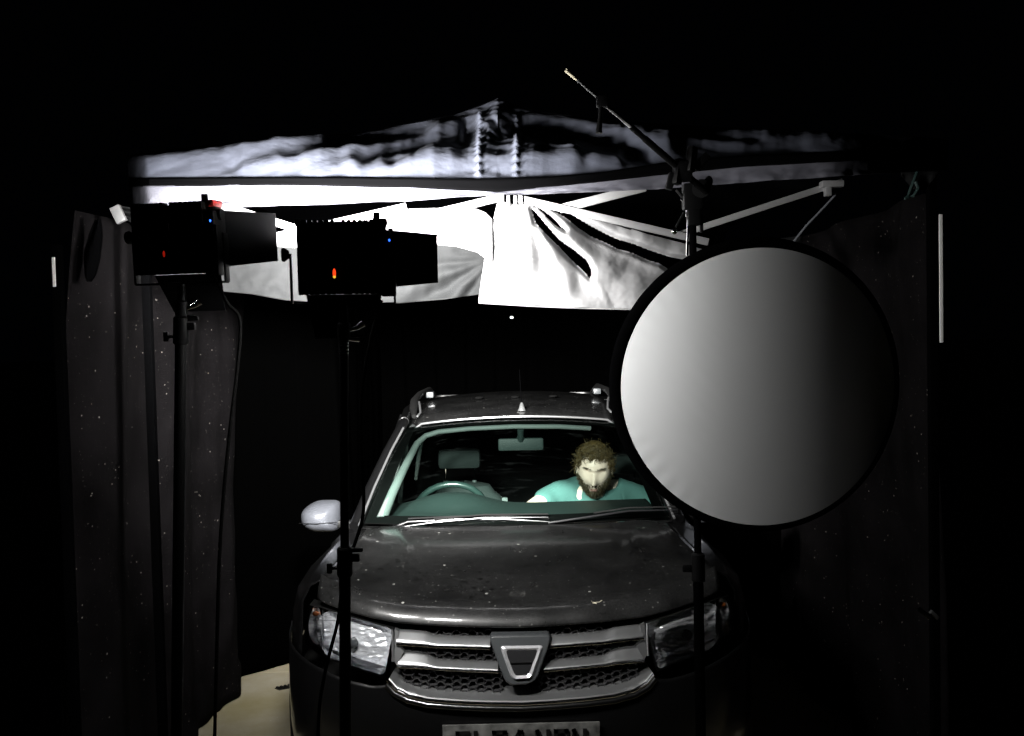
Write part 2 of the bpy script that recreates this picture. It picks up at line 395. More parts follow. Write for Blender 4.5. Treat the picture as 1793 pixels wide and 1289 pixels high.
for i in range(NU + 1):
    px = P0 + (P1 - P0) * i / NU
    a = at(px, interp(eave, px), GY + turn(px)); b = hip(px)
    if turn(px) > 0: b = at(px, interp(sil, px), b.y + turn(px))
    py0, py1 = interp(eave, px), interp(sil, px)
    # turn of the cloth towards the lamps along this strip, summed into real relief
    B = []
    for j in range(NV + 1):
        t = j / NV; q = a.lerp(b, t)
        # screen row of that point
        d = q - Vector((0, 0, CAMH)); yc = d.y * math.cos(PITCH) - d.z * math.sin(PITCH); zc = d.y * math.sin(PITCH) + d.z * math.cos(PITCH)
        u, v = d.x / yc, zc / yc
        py = 644.5 - F * (u * math.sin(ROLL) + v * math.cos(ROLL))
        s = 0
        for line, hw, gn in streaks:
            dd = sdist(line, px, py) / hw
            if dd < 3: s += gn * math.exp(-dd * dd)
        if 815 < px < 925 or False:
            s += .5 * math.sin(py * .55 + 1.5 * noise.noise((px * .03, py * .05, 3)))
        ac = py + (.19 * (px - 240) if px < 872 else -.075 * (px - 960))
        nn = noise.noise((px * .006, ac * .075, 1.7)) + .7 * noise.noise((px * .014, ac * .17, 8.1)) + .35 * noise.noise((px * .05, ac * .3, 5.5))
        nn += 1.1 * (.32 - abs(noise.noise((px * .009, ac * .10, 21.7)))) + .8 * (.30 - abs(noise.noise((px * .022, ac * .21, 33.1)))) + .55 * (.30 - abs(noise.noise((px * .055, ac * .40, 43.1))))
        B.append(max(-1.15, min(2.6, s * 1.3 + .95 * nn)))
    mean = sum(B) / len(B)
    h = [0.0]; ln = (b - a).length / NV
    for j in range(NV): h.append(h[-1] + ((B[j] + B[j + 1]) / 2 - mean) * ln * .125)
    cols.append((px, a, b, h))
def slope(u, v):
    i = min(NU, round(u * NU)); j = min(NV, round(v * NV)); px, a, b, h = cols[i]
    t = j / NV; q = a.lerp(b, t)
    seam = 0
    for sx, k in ((838, 1), (903, 1)):
        xx = px - sx - (8 * math.sin(t * 5) * 0 + (t * 2))
        seam += .010 * math.exp(-(xx / 5) ** 2) * (1 + .8 * math.sin(t * 120 + sx)) * sm(.0, .05, t) * (1 - sm(.75, .85, t))
    nrm = Vector((0, -.39, .92))
    return loc(q + nrm * (h[j] + seam + .022 * math.sin(math.pi * t)), gaz)
cp = MB(); cp.grid(slope, NU, NV)
canopy = cp.build("canopy", M['navy'], gaz)
hips_l = [hip(p) for p in (262, 340, 420, 530, 650, 800, 872)]; hips_r = [hip(p) for p in (1600, 1500, 1400, 1240, 1080, 940, 872)]
def back(p): return Vector((p.x, GY + 3.0 - (p.y - GY) * (3.0 - PD) / PD, p.z))
sp = MB()
for hs in (hips_l, hips_r):
    sp.grid(lambda u, v: loc(hs[round(u * 6)].lerp(back(hs[round(u * 6)]), v), gaz), 6, 8)
allh = hips_l + hips_r[:-1][::-1]
sp.grid(lambda u, v: loc(back(allh[round(u * 12)]).lerp(Vector((allh[round(u * 12)].x, GY + 3, 2.45)), v), gaz), 12, 6)
sp.build("roof_panel", M['under'], gaz)
# peak seam
sm_ = MB(); sm_.tube([loc(at(px, py, GY + PD * .82), gaz) for px, py in ((800, 206), (840, 203), (880, 201), (940, 199))], .0035, 6)
sm_.build("peak_seam", M['matt_black'], canopy)
# black strip painting the shaded band between roof and valance, and the valance
vtop = [(60, 330), (235, 326), (500, 323), (700, 328), (850, 334), (872, 336), (1000, 323), (1100, 312), (1200, 301), (1300, 291), (1450, 283), (1650, 272), (1720, 272)]
vbot = [(60, 362), (240, 361), (400, 363), (600, 357), (700, 352), (800, 346), (872, 341), (960, 339), (1080, 335), (1215, 327), (1330, 318), (1450, 310), (1650, 298), (1720, 298)]
def strip(top, bot, Y0, Y1, x0, x1, nz, amp):
    def f(u, v):
        px = x0 + (x1 - x0) * u; t, b = interp(top, px), interp(bot, px)
        q = at(px, t + (b - t) * v, Y0 + (Y1 - Y0) * v + turn(px))
        q.y += amp * noise.noise((px * .02, v * 1.5, 4.4)) * v + .4 * amp * noise.noise((px * .07, v * 3, 1.4)) * v
        return loc(q, gaz)
    return f
bd = MB(); bd.grid(strip([(a, b - 2) for a, b in eave], [(a, b + 1) for a, b in vtop], GY - .004, GY - .022, 226, 1660, 0, .004), 120, 4)
bd.build("eave_shade_strip", M['matt_black'], gaz, solid=.003)
va = MB(); va.grid(strip(vtop, vbot, GY - .02, GY - .03, 226, 1660, 0, .022), 240, 10)
va.build("valance", M['valance'], gaz, solid=.0015)
# truss bars of the folding frame under the eave
def tbar(a, b, Y=3.27, th=.026, dp=.014, par=gaz, nm="truss_bar", m='alu'):
    q = MB(); p0, p1 = loc(at(*a, Y), gaz), loc(at(*b, Y), gaz); q.bar(p0, p1, dp, th, bev=.002); return q.build(nm, M[m], par)
tbar((330, 342), (530, 404)); tbar((455, 421), (712, 362), 3.29); tbar((735, 380), (876, 346)); tbar((905, 347), (1240, 424), 3.275, .024)
tbar((980, 366), (1130, 328), 3.29, .03); tbar((1190, 411), (1475, 318), 3.30, .022); tbar((262, 350), (330, 342), 3.29)
tbar((201, 362), (214, 389), 3.24, .034, .02)
cb = MB(); p = loc(at(877, 352, 3.26), gaz); cb.box(p, (.022, .03, .055), bev=.003)
for dx in (890, 902, 912): cb.box(loc(at(dx, 351, 3.265), gaz), (.011, .03, .03), bev=.002)
cb.build("truss_bracket", M['alu'], gaz)
br = MB(); br.box(loc(at(1456, 323, 3.28), gaz), (.075, .04, .022), bev=.003); br.box(loc(at(1449, 336, 3.28), gaz), (.02, .03, .03), bev=.003)
br.build("truss_bracket", M['alu'], gaz)
# legs
pole = empty("metal_pole", (at(95, 330, GY).x, GY, 0), "black upright pole with a short painted glint, left of the dusty side cloth", "pole")
for (px, X) in ((95, -1.53), (1645, 1.45), (231, -1.2)):
    lg = MB(); top = at(px, 330, GY); xx = top.x
    if X == -1.53:
        lg.box((0, 0, 1.12), (.030, .030, 2.24), bev=.003); lg.build("shaft", M['matt_black'], pole)
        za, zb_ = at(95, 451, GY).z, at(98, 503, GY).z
        sl = MB(); sl.box((-.004, -.016, (za + zb_) / 2), (.010, .006, za - zb_), bev=.001); sl.build("glint_strip", M['glint'], pole)  # lamp glint on the shaft, built as a bright strip
        ft = MB(); ft.box((0, 0, .008), (.14, .14, .016), bev=.003); ft.build("foot", M['matt_black'], pole); continue
    lg.box((xx, 0.06 if X > 0 else .10, 1.21), (.028, .028, 2.42), bev=.003); leg = lg.build("leg", M['matt_black'], gaz)
    if X > 0:
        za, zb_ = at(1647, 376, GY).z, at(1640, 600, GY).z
        sl = MB(); sl.box((xx - .004, -.016, (za + zb_) / 2), (.011, .006, za - zb_), bev=.001); sl.build("glint_strip", M['glint'], leg)  # lit stretch of the leg, built as a bright strip
    ft = MB(); ft.box((xx, 0, .008), (.09, .09, .016), bev=.003); ft.build("foot", M['blackmetal'], leg)
    lb = MB(); lb.box((xx, 2.98, 1.22), (.03, .03, 2.44), bev=.003); lb.build("leg", M['under'], gaz)
# ------------------------------------------------------------------ side and back cloths
def sidewall(name, X, y0, y1, label, bulge, seed, top=2.36):
    def f(u, v):
        Y = y0 + (y1 - y0) * u; z = .03 + (top - .03) * v
        wv = .035 * math.sin(Y * 9 + seed) + .03 * noise.noise((Y * 3, z * .7, seed)) + .012 * noise.noise((Y * 9, z * 3, seed + 4))
        zz = z if v > .01 else .004 + .03 * abs(noise.noise((Y * 5, 0, seed)))
        X_ = X + math.copysign(.075 * (1 - v) ** .8, X)
        return Vector((X_ + wv * (1.2 - .5 * v) + bulge * math.sin(math.pi * v) + (.05 * noise.noise((Y * 4, 0, seed + 2)) if v < .06 else 0), Y, zz))
    q = MB(); q.grid(f, 120, 60)
    return tag(q.build(name, M['wall'], None, solid=.002), label, "curtain")
sidewall("side_curtain", -1.47, 3.24, 5.42, "dusty black cloth side wall hanging to the floor left of the car", -.02, 1.3)
sidewall("side_curtain", 1.47, 3.3, 5.42, "dim black cloth side wall right of the car, behind the round reflector", -.0, 5.2)
BP = [(-1.66, 5.16), (-1.34, 5.50), (-1.04, 5.78), (-1.04, 7.35), (1.04, 7.35), (1.04, 5.78), (1.34, 5.50), (1.66, 5.16)]
def backc(u, v):
    L_ = [math.dist(a, b) for a, b in zip(BP, BP[1:])]; d = u * sum(L_) * .99999
    for (a, b), l in zip(zip(BP, BP[1:]), L_):
        if d <= l: break
        d -= l
    t = d / l; x, y = a[0] + (b[0] - a[0]) * t, a[1] + (b[1] - a[1]) * t
    n = .035 * math.sin(u * 190) + .04 * noise.noise((u * 40, v * 2, 2))
    rag = .05 * noise.noise((u * 60, 0, 8)) if v < .03 else 0
    return Vector((x + n * .6 + rag, y + n * .6 - (.04 * abs(noise.noise((u * 70, 0, 3))) if v < .03 else 0), .004 + 2.4 * v))
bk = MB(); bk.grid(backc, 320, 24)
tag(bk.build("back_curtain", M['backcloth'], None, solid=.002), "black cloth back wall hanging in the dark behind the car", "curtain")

# ------------------------------------------------------------------ pulled-up front cloths
DY = 3.33
def drape_grid(top, bot, x0, x1, fold, gaps, nu, nv, Y=DY):
    def pxpy(u, v):
        px = x0 + (x1 - x0) * u; t, b = interp(top, px), interp(bot, px); return px, b + (t - b) * v
    def f(u, v):
        px, py = pxpy(u, v); return at(px, py, Y + fold(px, py))
    k = (lambda u, v: not any(inside(g_, *pxpy(u, v)) for g_ in gaps)) if gaps else None
    q = MB(); q.grid(f, nu, nv, k); return q
def Z(pts): return [(900 + x / 5.977, 340 + y / 5.977) for x, y in pts]
G1 = Z([(180, 150), (225, 300), (330, 420), (450, 530), (560, 650), (700, 780), (800, 890), (815, 800), (760, 690), (650, 600), (480, 480), (380, 370), (280, 250), (200, 160)])
G2 = Z([(235, 130), (300, 200), (380, 280), (450, 340), (535, 382), (480, 325), (400, 240), (320, 180), (250, 135)])
G3 = Z([(370, 115), (430, 180), (560, 260), (680, 360), (800, 440), (960, 510), (1080, 570), (1250, 620), (1400, 690), (1530, 730), (1620, 790), (1900, 800), (1900, 700),
        (1640, 660), (1400, 580), (1250, 520), (1100, 480), (950, 410), (800, 330), (650, 240), (520, 160), (430, 110)])
def gdist(poly, x, y):
    return min(sdist2(a, b, x, y) for a, b in zip(poly, poly[1:] + poly[:1]))
def sdist2(a, b, x, y):
    dx, dy = b[0] - a[0], b[1] - a[1]; L2 = dx * dx + dy * dy + 1e-9
    t = max(0, min(1, ((x - a[0]) * dx + (y - a[1]) * dy) / L2)); return math.hypot(x - a[0] - t * dx, y - a[1] - t * dy)
def foldR(px, py):
    h = 0
    for g_ in (G1, G2, G3):
        d = gdist(g_, px, py)
        h += .03 * math.exp(-(d / 5) ** 2)
    # ridges fanning down and right from the tie at the top
    a = math.atan2(py - 352, px - 925); r = math.hypot(py - 352, px - 925)
    h += .022 * math.sin(a * 15 + .6 * noise.noise((px * .02, py * .02, 2))) * sm(20, 120, r) * (1 if px > 925 else .4)
    bd_ = interp([(340, 905), (357, 922), (480, 1034), (541, 1064)], py)
    k = max(0, px - bd_); h += .0008 * k * sm(0, 14, k) + .010 * sm(0, 40, k) * noise.noise((px * .011 + py * .01, py * .022 - px * .008, 16))
    h += .02 * noise.noise((px * .018, py * .018, 6)) + .005 * noise.noise((px * .05, py * .05, 3)) + .0012 * noise.noise((px * .13, py * .13, 9))
    return h
topR = [(838, 526), (850, 441), (863, 388), (872, 350), (900, 358), (973, 357), (1000, 365), (1025, 376), (1067, 390), (1104, 403), (1107, 401), (1134, 410), (1200, 427), (1240, 440)]
botR = [(838, 529), (935, 535), (1000, 538), (1110, 541), (1240, 541)]
drR = empty("front_cloth", at(925, 355, DY), "white front cloth tied up at the frame, fanning in folds to the reflector", "curtain")
q = drape_grid(topR, botR, 838, 1240, foldR, (G1, G2, G3), 230, 110)
q.v = [tuple(Vector(v) - drR.location) for v in q.v]; q.build("cloth", M['drape_w'], drR, solid=.002)
q = MB(); q.tube([at(px, py, DY + .005) - drR.location for px, py in ((838, 530), (935, 536), (1000, 539), (1110, 542), (1240, 542))], .003, 6); q.build("hem", M['drape_w'], drR)
def foldL(px, py):
    a = math.atan2(py - 452, 862 - px); r = math.hypot(py - 452, 862 - px)
    h = .016 * math.sin(a * 14) * sm(10, 90, r) * (1 - sm(160, 330, r)) * sm(440, 470, py + .0)
    h += .03 * noise.noise((px * .010, py * .016, 2)) + .008 * noise.noise((px * .05, py * .05, 13)) + .05 * sm(430, 520, py) * sm(.0, 1, (px - 690) / 160)
    return h
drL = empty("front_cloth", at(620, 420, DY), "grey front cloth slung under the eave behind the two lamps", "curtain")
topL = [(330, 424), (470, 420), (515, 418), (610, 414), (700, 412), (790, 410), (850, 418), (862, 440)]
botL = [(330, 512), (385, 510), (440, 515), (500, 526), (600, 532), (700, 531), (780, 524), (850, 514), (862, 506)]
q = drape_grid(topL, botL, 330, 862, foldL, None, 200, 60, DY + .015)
q.v = [tuple(Vector(v) - drL.location) for v in q.v]; q.build("cloth", M['drape_g'], drL, solid=.002)  # much darker than the band above, painting the dimmer lower light
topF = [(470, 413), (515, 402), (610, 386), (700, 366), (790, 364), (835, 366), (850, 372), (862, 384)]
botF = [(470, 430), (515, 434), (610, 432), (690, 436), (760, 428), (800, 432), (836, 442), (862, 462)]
q = drape_grid(topF, botF, 470, 862, lambda x, y: .018 * noise.noise((x * .02, y * .03, 7)) + .008 * noise.noise((x * .06, y * .06, 3)), None, 140, 30, DY - .012)  # upper band coloured bright to paint where the lamplight cuts off
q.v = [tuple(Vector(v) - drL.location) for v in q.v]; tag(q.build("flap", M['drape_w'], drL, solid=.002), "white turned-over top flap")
# black leaf-shaped strip and small fold at the left front corner
q = MB()
def hang(u, v):
    px = interp([(0, 172), (.5, 160), (1, 156)], v) + (u - .5) * interp([(0, 10), (.25, 26), (.6, 30), (.9, 18), (1, 4)], v)
    p = at(px, 385 + 108 * v, 3.2); p.y += .012 * math.sin(u * 6 + v * 3); return p
q.grid(hang, 8, 24)
tag(q.build("leaf_strip", M['matt_black'], None, solid=.004), "black leaf-shaped strip at the gazebo's left front corner", "flap")
q = MB()
def fold2(u, v):
    px = 205 + 45 * u; t = interp([(0, 360), (1, 366)], u); b = interp([(0, 372), (.4, 385), (1, 400)], u)
    p = at(px, t + (b - t) * v, 3.32); p.y += .02 * math.sin(v * 9 + u * 2); return p
q.grid(fold2, 16, 20); tag(q.build("corner_cloth", M['drape_g'], None, solid=.002), "small grey cloth fold tucked in the gazebo's left front corner", "cloth")

# ------------------------------------------------------------------ lamps
def lamp(px, py, Y, yaw, pitch, label, tall, glow=1.0):
    """LED panel: local +Y is the lit side, base of the yoke at the origin"""
    c = at(px, py, Y)
    root = empty("led_panel_light", c, label, "lamp", "LED panel lights on stands", (0, 0, 0))
    root.rotation_euler = (R(pitch), 0, R(yaw))
    b = MB(); b.box((0, 0, 0), (.205, .045, .165), bev=.006)
    b.box((.096, -.012, -.012), (.030, .062, .150), bev=.005)
    hs = b.build("housing", M['black'], root)
    f = MB()
    for k in range(15):
        x = -.095 + k * .0125
        if k == 7: continue
        f.box((x, -.034, .0015), (.0085, .026, .170), bev=.001)
    f.build("heat_sink", M['black'], root)
    for s in (-1, 1):
        cr = MB(); cr.box((s * .095, -.004, .082), (.020, .050, .016), bev=.004); cr.build("corner_guard", M['red'] if s > 0 else M['black'], root)
    kb = MB(); kb.tube([(.080, -.02, .080), (.080, -.02, .104)], [.009, .008], 12); kb.build("dimmer_knob", M['black'], root); kb = MB(); kb.tube([(.106, -.01, .055), (.118, -.01, .055)], .014, 14)
    kb.build("dimmer_knob", M['black'], root)
    bt = MB(); bt.box((.104, -.036, -.030), (.034, .030, .120), bev=.004)
    bt.box((.104, -.053, .018), (.020, .004, .012), bev=.001); bp = bt.build("battery_pack", M['blackmetal'], root)
    bl = MB(); bl.ell((.108, -.0535, .038), (.0022, .002, .003)); bl.build("indicator_light", M['blueled'], bp)
    gl = MB(); gl.ell((-.018, -.0485, -.035), (.0036 * glow, .0035, .0105 * glow)); rd = gl.build("power_light", M['redled'] if glow == 1 else M['dimred'], root)
    gy = MB()
    if glow == 1: gy.ell((-.018, -.049, -.0432), (.0033, .0036, .0035)); gy.build("lower_glow", M['yellowled'], rd)
    # lit face
    fc = MB(); fc.box((0, .0228, 0), (.186, .004, .146)); fc.build("led_face", M['led'], root, smooth=False)
    ld = bpy.data.lights.new("led_beam", 'AREA'); ld.shape = 'RECTANGLE'; ld.size = .186; ld.size_y = .146
    ld.energy = BEAM_W; ld.spread = BEAM_SPREAD; ld.color = (1.0, .985, .955)
    lo_ = bpy.data.objects.new("led_beam", ld); C.objects.link(lo_); lo_.parent = root
    lo_.location = (0, .0262, 0); lo_.rotation_euler = (R(90), 0, 0)
    # barn doors hinged on the front edge
    fx, fz, fy = .1025, .0825, .024
    def bdoor(name_pts):
        q = MB(); a, bb, cc, d = name_pts
        n = (Vector(bb) - Vector(a)).cross(Vector(d) - Vector(a)).normalized() * .0012
        vs = [Vector(p) + n for p in (a, bb, cc, d)] + [Vector(p) - n for p in (a, bb, cc, d)]
        q.add(vs, [(0, 1, 2, 3), (7, 6, 5, 4), (0, 4, 5, 1), (1, 5, 6, 2), (2, 6, 7, 3), (3, 7, 4, 0)])
        return q.build("barn_door", M['door'], root, smooth=False)
    aR, aL, aT, aB = [R(a) for a in tall]
    L1 = .125; L2 = .105
    bdoor([(fx, fy, -.068), (fx + L1 * math.sin(aR), fy + L1 * math.cos(aR), -.058), (fx + L1 * math.sin(aR), fy + L1 * math.cos(aR), .058), (fx, fy, .068)])
    bdoor([(-fx, fy, -.068), (-fx - L1 * math.sin(aL), fy + L1 * math.cos(aL), -.058), (-fx - L1 * math.sin(aL), fy + L1 * math.cos(aL), .058), (-fx, fy, .068)])
    bdoor([(-.088, fy, fz), (-.070, fy + L2 * math.cos(aT), fz + L2 * math.sin(aT)), (.070, fy + L2 * math.cos(aT), fz + L2 * math.sin(aT)), (.088, fy, fz)])
    bdoor([(-.088, fy, -fz), (-.070, fy + L2 * math.cos(aB), -fz - L2 * math.sin(aB)), (.070, fy + L2 * math.cos(aB), -fz - L2 * math.sin(aB)), (.088, fy, -fz)])
    # yoke
    y = MB(); zb = -.1055
    y.bar((-.118, -.005, zb), (.118, -.005, zb), .022, .005, bev=.001)
    for s in (-1, 1): y.bar((s * .118, -.005, zb), (s * .118, -.005, .012), .022, .005, up=(1, 0, 0), bev=.001)
    yk = y.build("yoke", M['blackmetal'], root)
    k = MB()
    k.tube([(-.121, -.005, .010), (-.132, -.005, .010), (-.138, -.005, .010)], [.009, .017, .015], 10)
    k.build("yoke_knob", M['black'], yk)
    return root, c
l1, c1 = lamp(316, 420, 2.30, -10, 3, "left LED panel lamp with red-lit top corner, on the tall black stand", (74, -8, 8, 62), .72)
l2, c2 = lamp(600, 453, 2.20, 8, 2, "right LED panel lamp with orange power light and opened flap", (76, -14, 8, 80))

def stand(c, label, pxs, collar_py, knob_side, Y, root_dz=-.112, base=True):
    """light stand: column under a lamp down to a tripod"""
    foot = Vector((c.x + pxs[0], c.y + pxs[1], 0))
    topz = c.z + root_dz
    root = empty("light_stand", foot, label, "stand")
    zc = at(pxs[2], collar_py, Y).z
    col = MB(); tp = Vector((c.x, c.y - .004, topz)) - foot
    def on(z): return tp * (z / topz)
    col.tube([on(z) for z in (zc, (zc + topz) / 2, topz)], .0105, 16); col.build("upper_tube", M['blackmetal'], root)
    co = MB(); co.tube([on(z) for z in (.35, zc)], .0140, 16); co.build("column", M['blackmetal'], root)
    cl = MB(); cl.tube([on(zc - .05), on(zc - .045), on(zc + .015), on(zc + .02)], [.016, .0185, .0185, .014], 16)
    cl.box(on(zc - .012) + Vector((.020 * -knob_side, 0, .006)), (.030, .016, .018), bev=.003)
    cl.box(on(zc + .008) + Vector((.022 * -knob_side, 0, .004)), (.042, .012, .010), bev=.003)
    cc = cl.build("collar", M['black'], root)
    k = MB(); k.tube([on(zc - .03) + Vector((knob_side * .014, 0, 0)), on(zc - .03) + Vector((knob_side * .030, 0, 0))], .004, 8)
    k.box(on(zc - .03) + Vector((knob_side * .036, 0, 0)), (.012, .012, .024), bev=.003); k.build("knob", M['black'], cc)
    sp_ = MB(); z1 = topz
    sp_.tube([on(z1 - .075), on(z1 - .07), on(z1 - .04), on(z1 - .035), on(z1 + .004)], [.012, .015, .015, .010, .009], 14)
    sp_.build("spigot", M['black'], root)
    sk = MB(); kx = on(z1 - .055)
    sk.tube([kx + Vector((.008, 0, 0)), kx + Vector((.03, .004, .006)), kx + Vector((.045, .006, .016))], [.005, .006, .009], 10)
    sk.tube([kx + Vector((.010, 0, -.02)), kx + Vector((.034, .006, -.022))], [.005, .006], 10)
    for r_ in range(4): sk.tube([on(z1 - .085 - r_ * .008), on(z1 - .082 - r_ * .008)], .0125, 14)
    sk.build("spigot_clamp", M['chrome'], root)
    for a in (20, 140, 260):
        lgm = MB(); d = Vector((math.cos(R(a)), math.sin(R(a)), 0))
        lgm.tube([on(.62), d * .48 + Vector((0, 0, .012))], .009, 10); lgm.tube([on(.30), d * .27 + Vector((0, 0, .272))], .005, 8)
        lg_ = lgm.build("leg", M['blackmetal'], root)
        ft = MB(); ft.ell(d * .48 + Vector((0, 0, .014)), (.014, .014, .014)); ft.build("foot", M['rubber'], lg_)
    return root
stand(c1, "tall black light stand under the left lamp", (-.095, 0, 300), 568, -1, 2.30)
stand(c2, "black light stand in front of the car's left headlight", (-.050, 0, 595), 972, -1, 2.20)

def cable(pts, r, label):
    # smooth the measured points
    P = [Vector(p) for p in pts]; out = []
    for i in range(len(P) - 1):
        p0, p1, p2, p3 = P[max(i - 1, 0)], P[i], P[i + 1], P[min(i + 2, len(P) - 1)]
        for k in range(8):
            t = k / 8
            out.append(.5 * ((2 * p1) + (p2 - p0) * t + (2 * p0 - 5 * p1 + 4 * p2 - p3) * t * t + (3 * p1 - p0 - 3 * p2 + p3) * t ** 3))
    out.append(P[-1]); q = MB(); q.tube(out, r, 8)
    return tag(q.build("power_cable", M['cable'], None), label, "cable")
cable([at(*a) for a in ((372, 478, 2.28), (398, 530, 2.3), (420, 560, 2.32), (416, 640, 2.34), (404, 740, 2.34), (392, 860, 2.34), (384, 980, 2.34), (380, 1120, 2.34), (376, 1289, 2.34))], .0045,
      "thin black cable hanging down beside the left light stand")
cable([at(*a) for a in ((668, 526, 2.2), (650, 590, 2.22), (634, 690, 2.24), (633, 780, 2.24), (637, 870, 2.24), (634, 910, 2.23), (622, 950, 2.21), (608, 985, 2.19), (598, 1040, 2.185), (592, 1085, 2.18), (581, 1130, 2.19), (572, 1165, 2.2), (560, 1230, 2.2), (556, 1310, 2.2))], .0042,
      "black cable looping from the right lamp to its stand across the windscreen")

# ------------------------------------------------------------------ reflector disc and its boom stand
RC = at(1332, 678, 2.55)
disc = empty("reflector_disc", RC, "large round pale grey reflector with black rim, hung before the car", "reflector")
disc.rotation_euler = (R(1), 0, R(-1))
Rr = .396
def dface(u, v):
    r = u * .375; a = 2 * math.pi * v
    x, z = r * math.cos(a), r * math.sin(a); k = u * u
    wr = .0005 * sm(.1, -.2, x) * noise.noise((x * 9, z * 9, 2)) + .0011 * math.sin(a * 46) * sm(.80, 1, u) * sm(.05, .3, -x) * sm(.0, .5, noise.noise((a * 1.4, 3, 1)) + .35)
    wr += .0005 * sm(.0, -.2, x) * noise.noise((x * 30 + z * 30, (x - z) * 8, 5))
    return Vector((x, -.014 + (.050 if x < 0 else .060) * (x / .39) ** 2 - .0 + wr * (1 - .3 * k), z))
q = MB(); q.grid(dface, 60, 220); q.build("cloth_face", M['reflector'], disc)
q = MB()
def drim(u, v):
    a = 2 * math.pi * v; b = 2 * math.pi * u
    th = .5 * (1 + math.cos(a - R(150)))
    rr = .379 + (.003 + .009 * th) ; wd = .007 + .010 * th
    x0 = (rr + wd * math.cos(b)); y0 = .055 * (rr / .39) ** 2 * math.cos(a) ** 2 - .010 + .007 * math.sin(b)
    return Vector((x0 * math.cos(a), y0, x0 * math.sin(a)))
q.grid(drim, 10, 200); q.build("rim", M['matt_black'], disc)
q = MB()
def dback(u, v):
    p = dface(u, v); p.y += .006; return p
q.grid(dback, 12, 80); q.build("back_cloth", M['under'], disc)

BY = 2.68
bp0 = at(1212, 345, BY)
bs = empty("boom_stand", (bp0.x, BY, 0), "black boom stand rising behind the round reflector, arm slanting up left", "stand")
def bl_(px, py, Y=BY): return at(px, py, Y) - Vector(bs.location)
zt = bp0.z
q = MB(); q.tube([(0, 0, .3), (0, 0, 1.25)], .015, 16); q.tube([(0, 0, 1.25), (0, 0, zt - .06)], .0105, 16); q.build("column", M['matt_black'], bs)
q = MB(); q.tube([(0, 0, 1.18), (0, 0, 1.185), (0, 0, 1.26), (0, 0, 1.265)], [.014, .02, .02, .013], 16); q.box((-.03, 0, 1.22), (.03, .014, .02), bev=.003); q.build("collar", M['black'], bs)
q = MB(); q.tube([bl_(1203, 448), bl_(1205, 385)], .0035, 10); q.tube([bl_(1203, 380), bl_(1203, 352)], .004, 10); q.build("guide_rod", M['chrome'], bs)
q = MB()
q.box(bl_(1212, 345), (.055, .04, .075), bev=.008); q.tube([bl_(1228, 330, BY - .03), bl_(1228, 330, BY + .03)], .026, 18)
q.box(bl_(1214, 380), (.036, .034, .05), bev=.005)
gh = q.build("grip_head", M['black'], bs)
q = MB(); q.ell(bl_(1241, 318), (.012, .012, .016)); q.build("grip_handle", M['black'], gh)
q = MB(); q.tube([bl_(1195, 345), bl_(1185, 332)], [.005, .006], 8); q.build("grip_pin", M['black'], gh)
q = MB(); q.box(bl_(1228, 392), (.010, .012, .05), bev=.003); q.build("grip_handle", M['black'], gh)
q = MB(); q.tube([bl_(1198, 372), bl_(1183, 398)], [.004, .003], 8); q.build("grip_handle", M['black'], gh)
q = MB(); q.ell(bl_(1181, 405), (.009, .009, .009)); q.build("grip_ball", M['chrome'], gh)
q = MB(); q.tube([bl_(1194, 352), bl_(1204, 342)], [.006, .008], 10); q.build("grip_bolt", M['chrome'], gh)
# boom arm: runs up to the left in three nested tubes
def arm(t): 
    a = at(1236, 336, BY - .035); b = at(991, 123, 2.42); return a.lerp(b, t) - Vector(bs.location)
q = MB(); q.tube([arm(0), arm(.46)], .0095, 14); q.tube([arm(.46), arm(.56)], .0080, 14); ar = q.build("boom_arm", M['blackmetal'], bs)
q = MB(); q.tube([arm(.555), arm(.735)], .0055, 12); q.build("inner_tube", M['alu'], ar)
q = MB(); q.tube([arm(.80), arm(.915)], .0030, 10); q.tube([arm(.915), arm(.925)], .0045, 10); q.build("tip_rod", M['satin'], ar)
q = MB(); q.tube([arm(.93), arm(1.0)], [.004, .0055], 10); q.build("tip_grip", mat("pale_tip", (.75, .68, .5), .5), ar)
q = MB(); q.box(arm(.76), (.030, .024, .03), bev=.005); q.tube([arm(.765), arm(.765) + Vector((-.004, 0, -.045)), arm(.77) + Vector((-.006, 0, -.085))], [.007, .006, .009], 10)
q.build("tip_clamp", M['black'], ar)
q = MB(); d = (arm(1) - arm(0)).normalized(); sxv = Vector((.74, 0, .67))
q.box(arm(.18), (.05, .04, .055), bev=.008)
for s, o in ((1, .028), (-1, -.022)):
    pos = arm(.19) + sxv * o
    q.bar(pos - sxv * .03 * s * 0 - Vector((0, .01, .025)), pos + Vector((.012, .0, .045)), .022, .024, bev=.005)
q.bar(arm(.2) + Vector((-.02, 0, -.01)), arm(.2) + Vector((-.032, 0, -.055)), .02, .02, bev=.004)
q.bar(arm(.2) + Vector((.04, 0, .0)), arm(.2) + Vector((.078, 0, .038)), .016, .022, bev=.005)
q.build("arm_clamp", M['black'], bs)
for a in (80, 200, 320):
    lgm = MB(); dd = Vector((math.cos(R(a)), math.sin(R(a)), 0)); lgm.tube([(0, 0, .62), dd * .5 + Vector((0, 0, .014))], .009, 10)
    lgm.tube([(0, 0, .31), dd * .3 + Vector((0, 0, .25))], .005, 8); lg_ = lgm.build("leg", M['blackmetal'], bs)
    ft = MB(); ft.ell(dd * .5 + Vector((0, 0, .014)), (.014, .014, .014)); ft.build("foot", M['rubber'], lg_)

exec_car = True
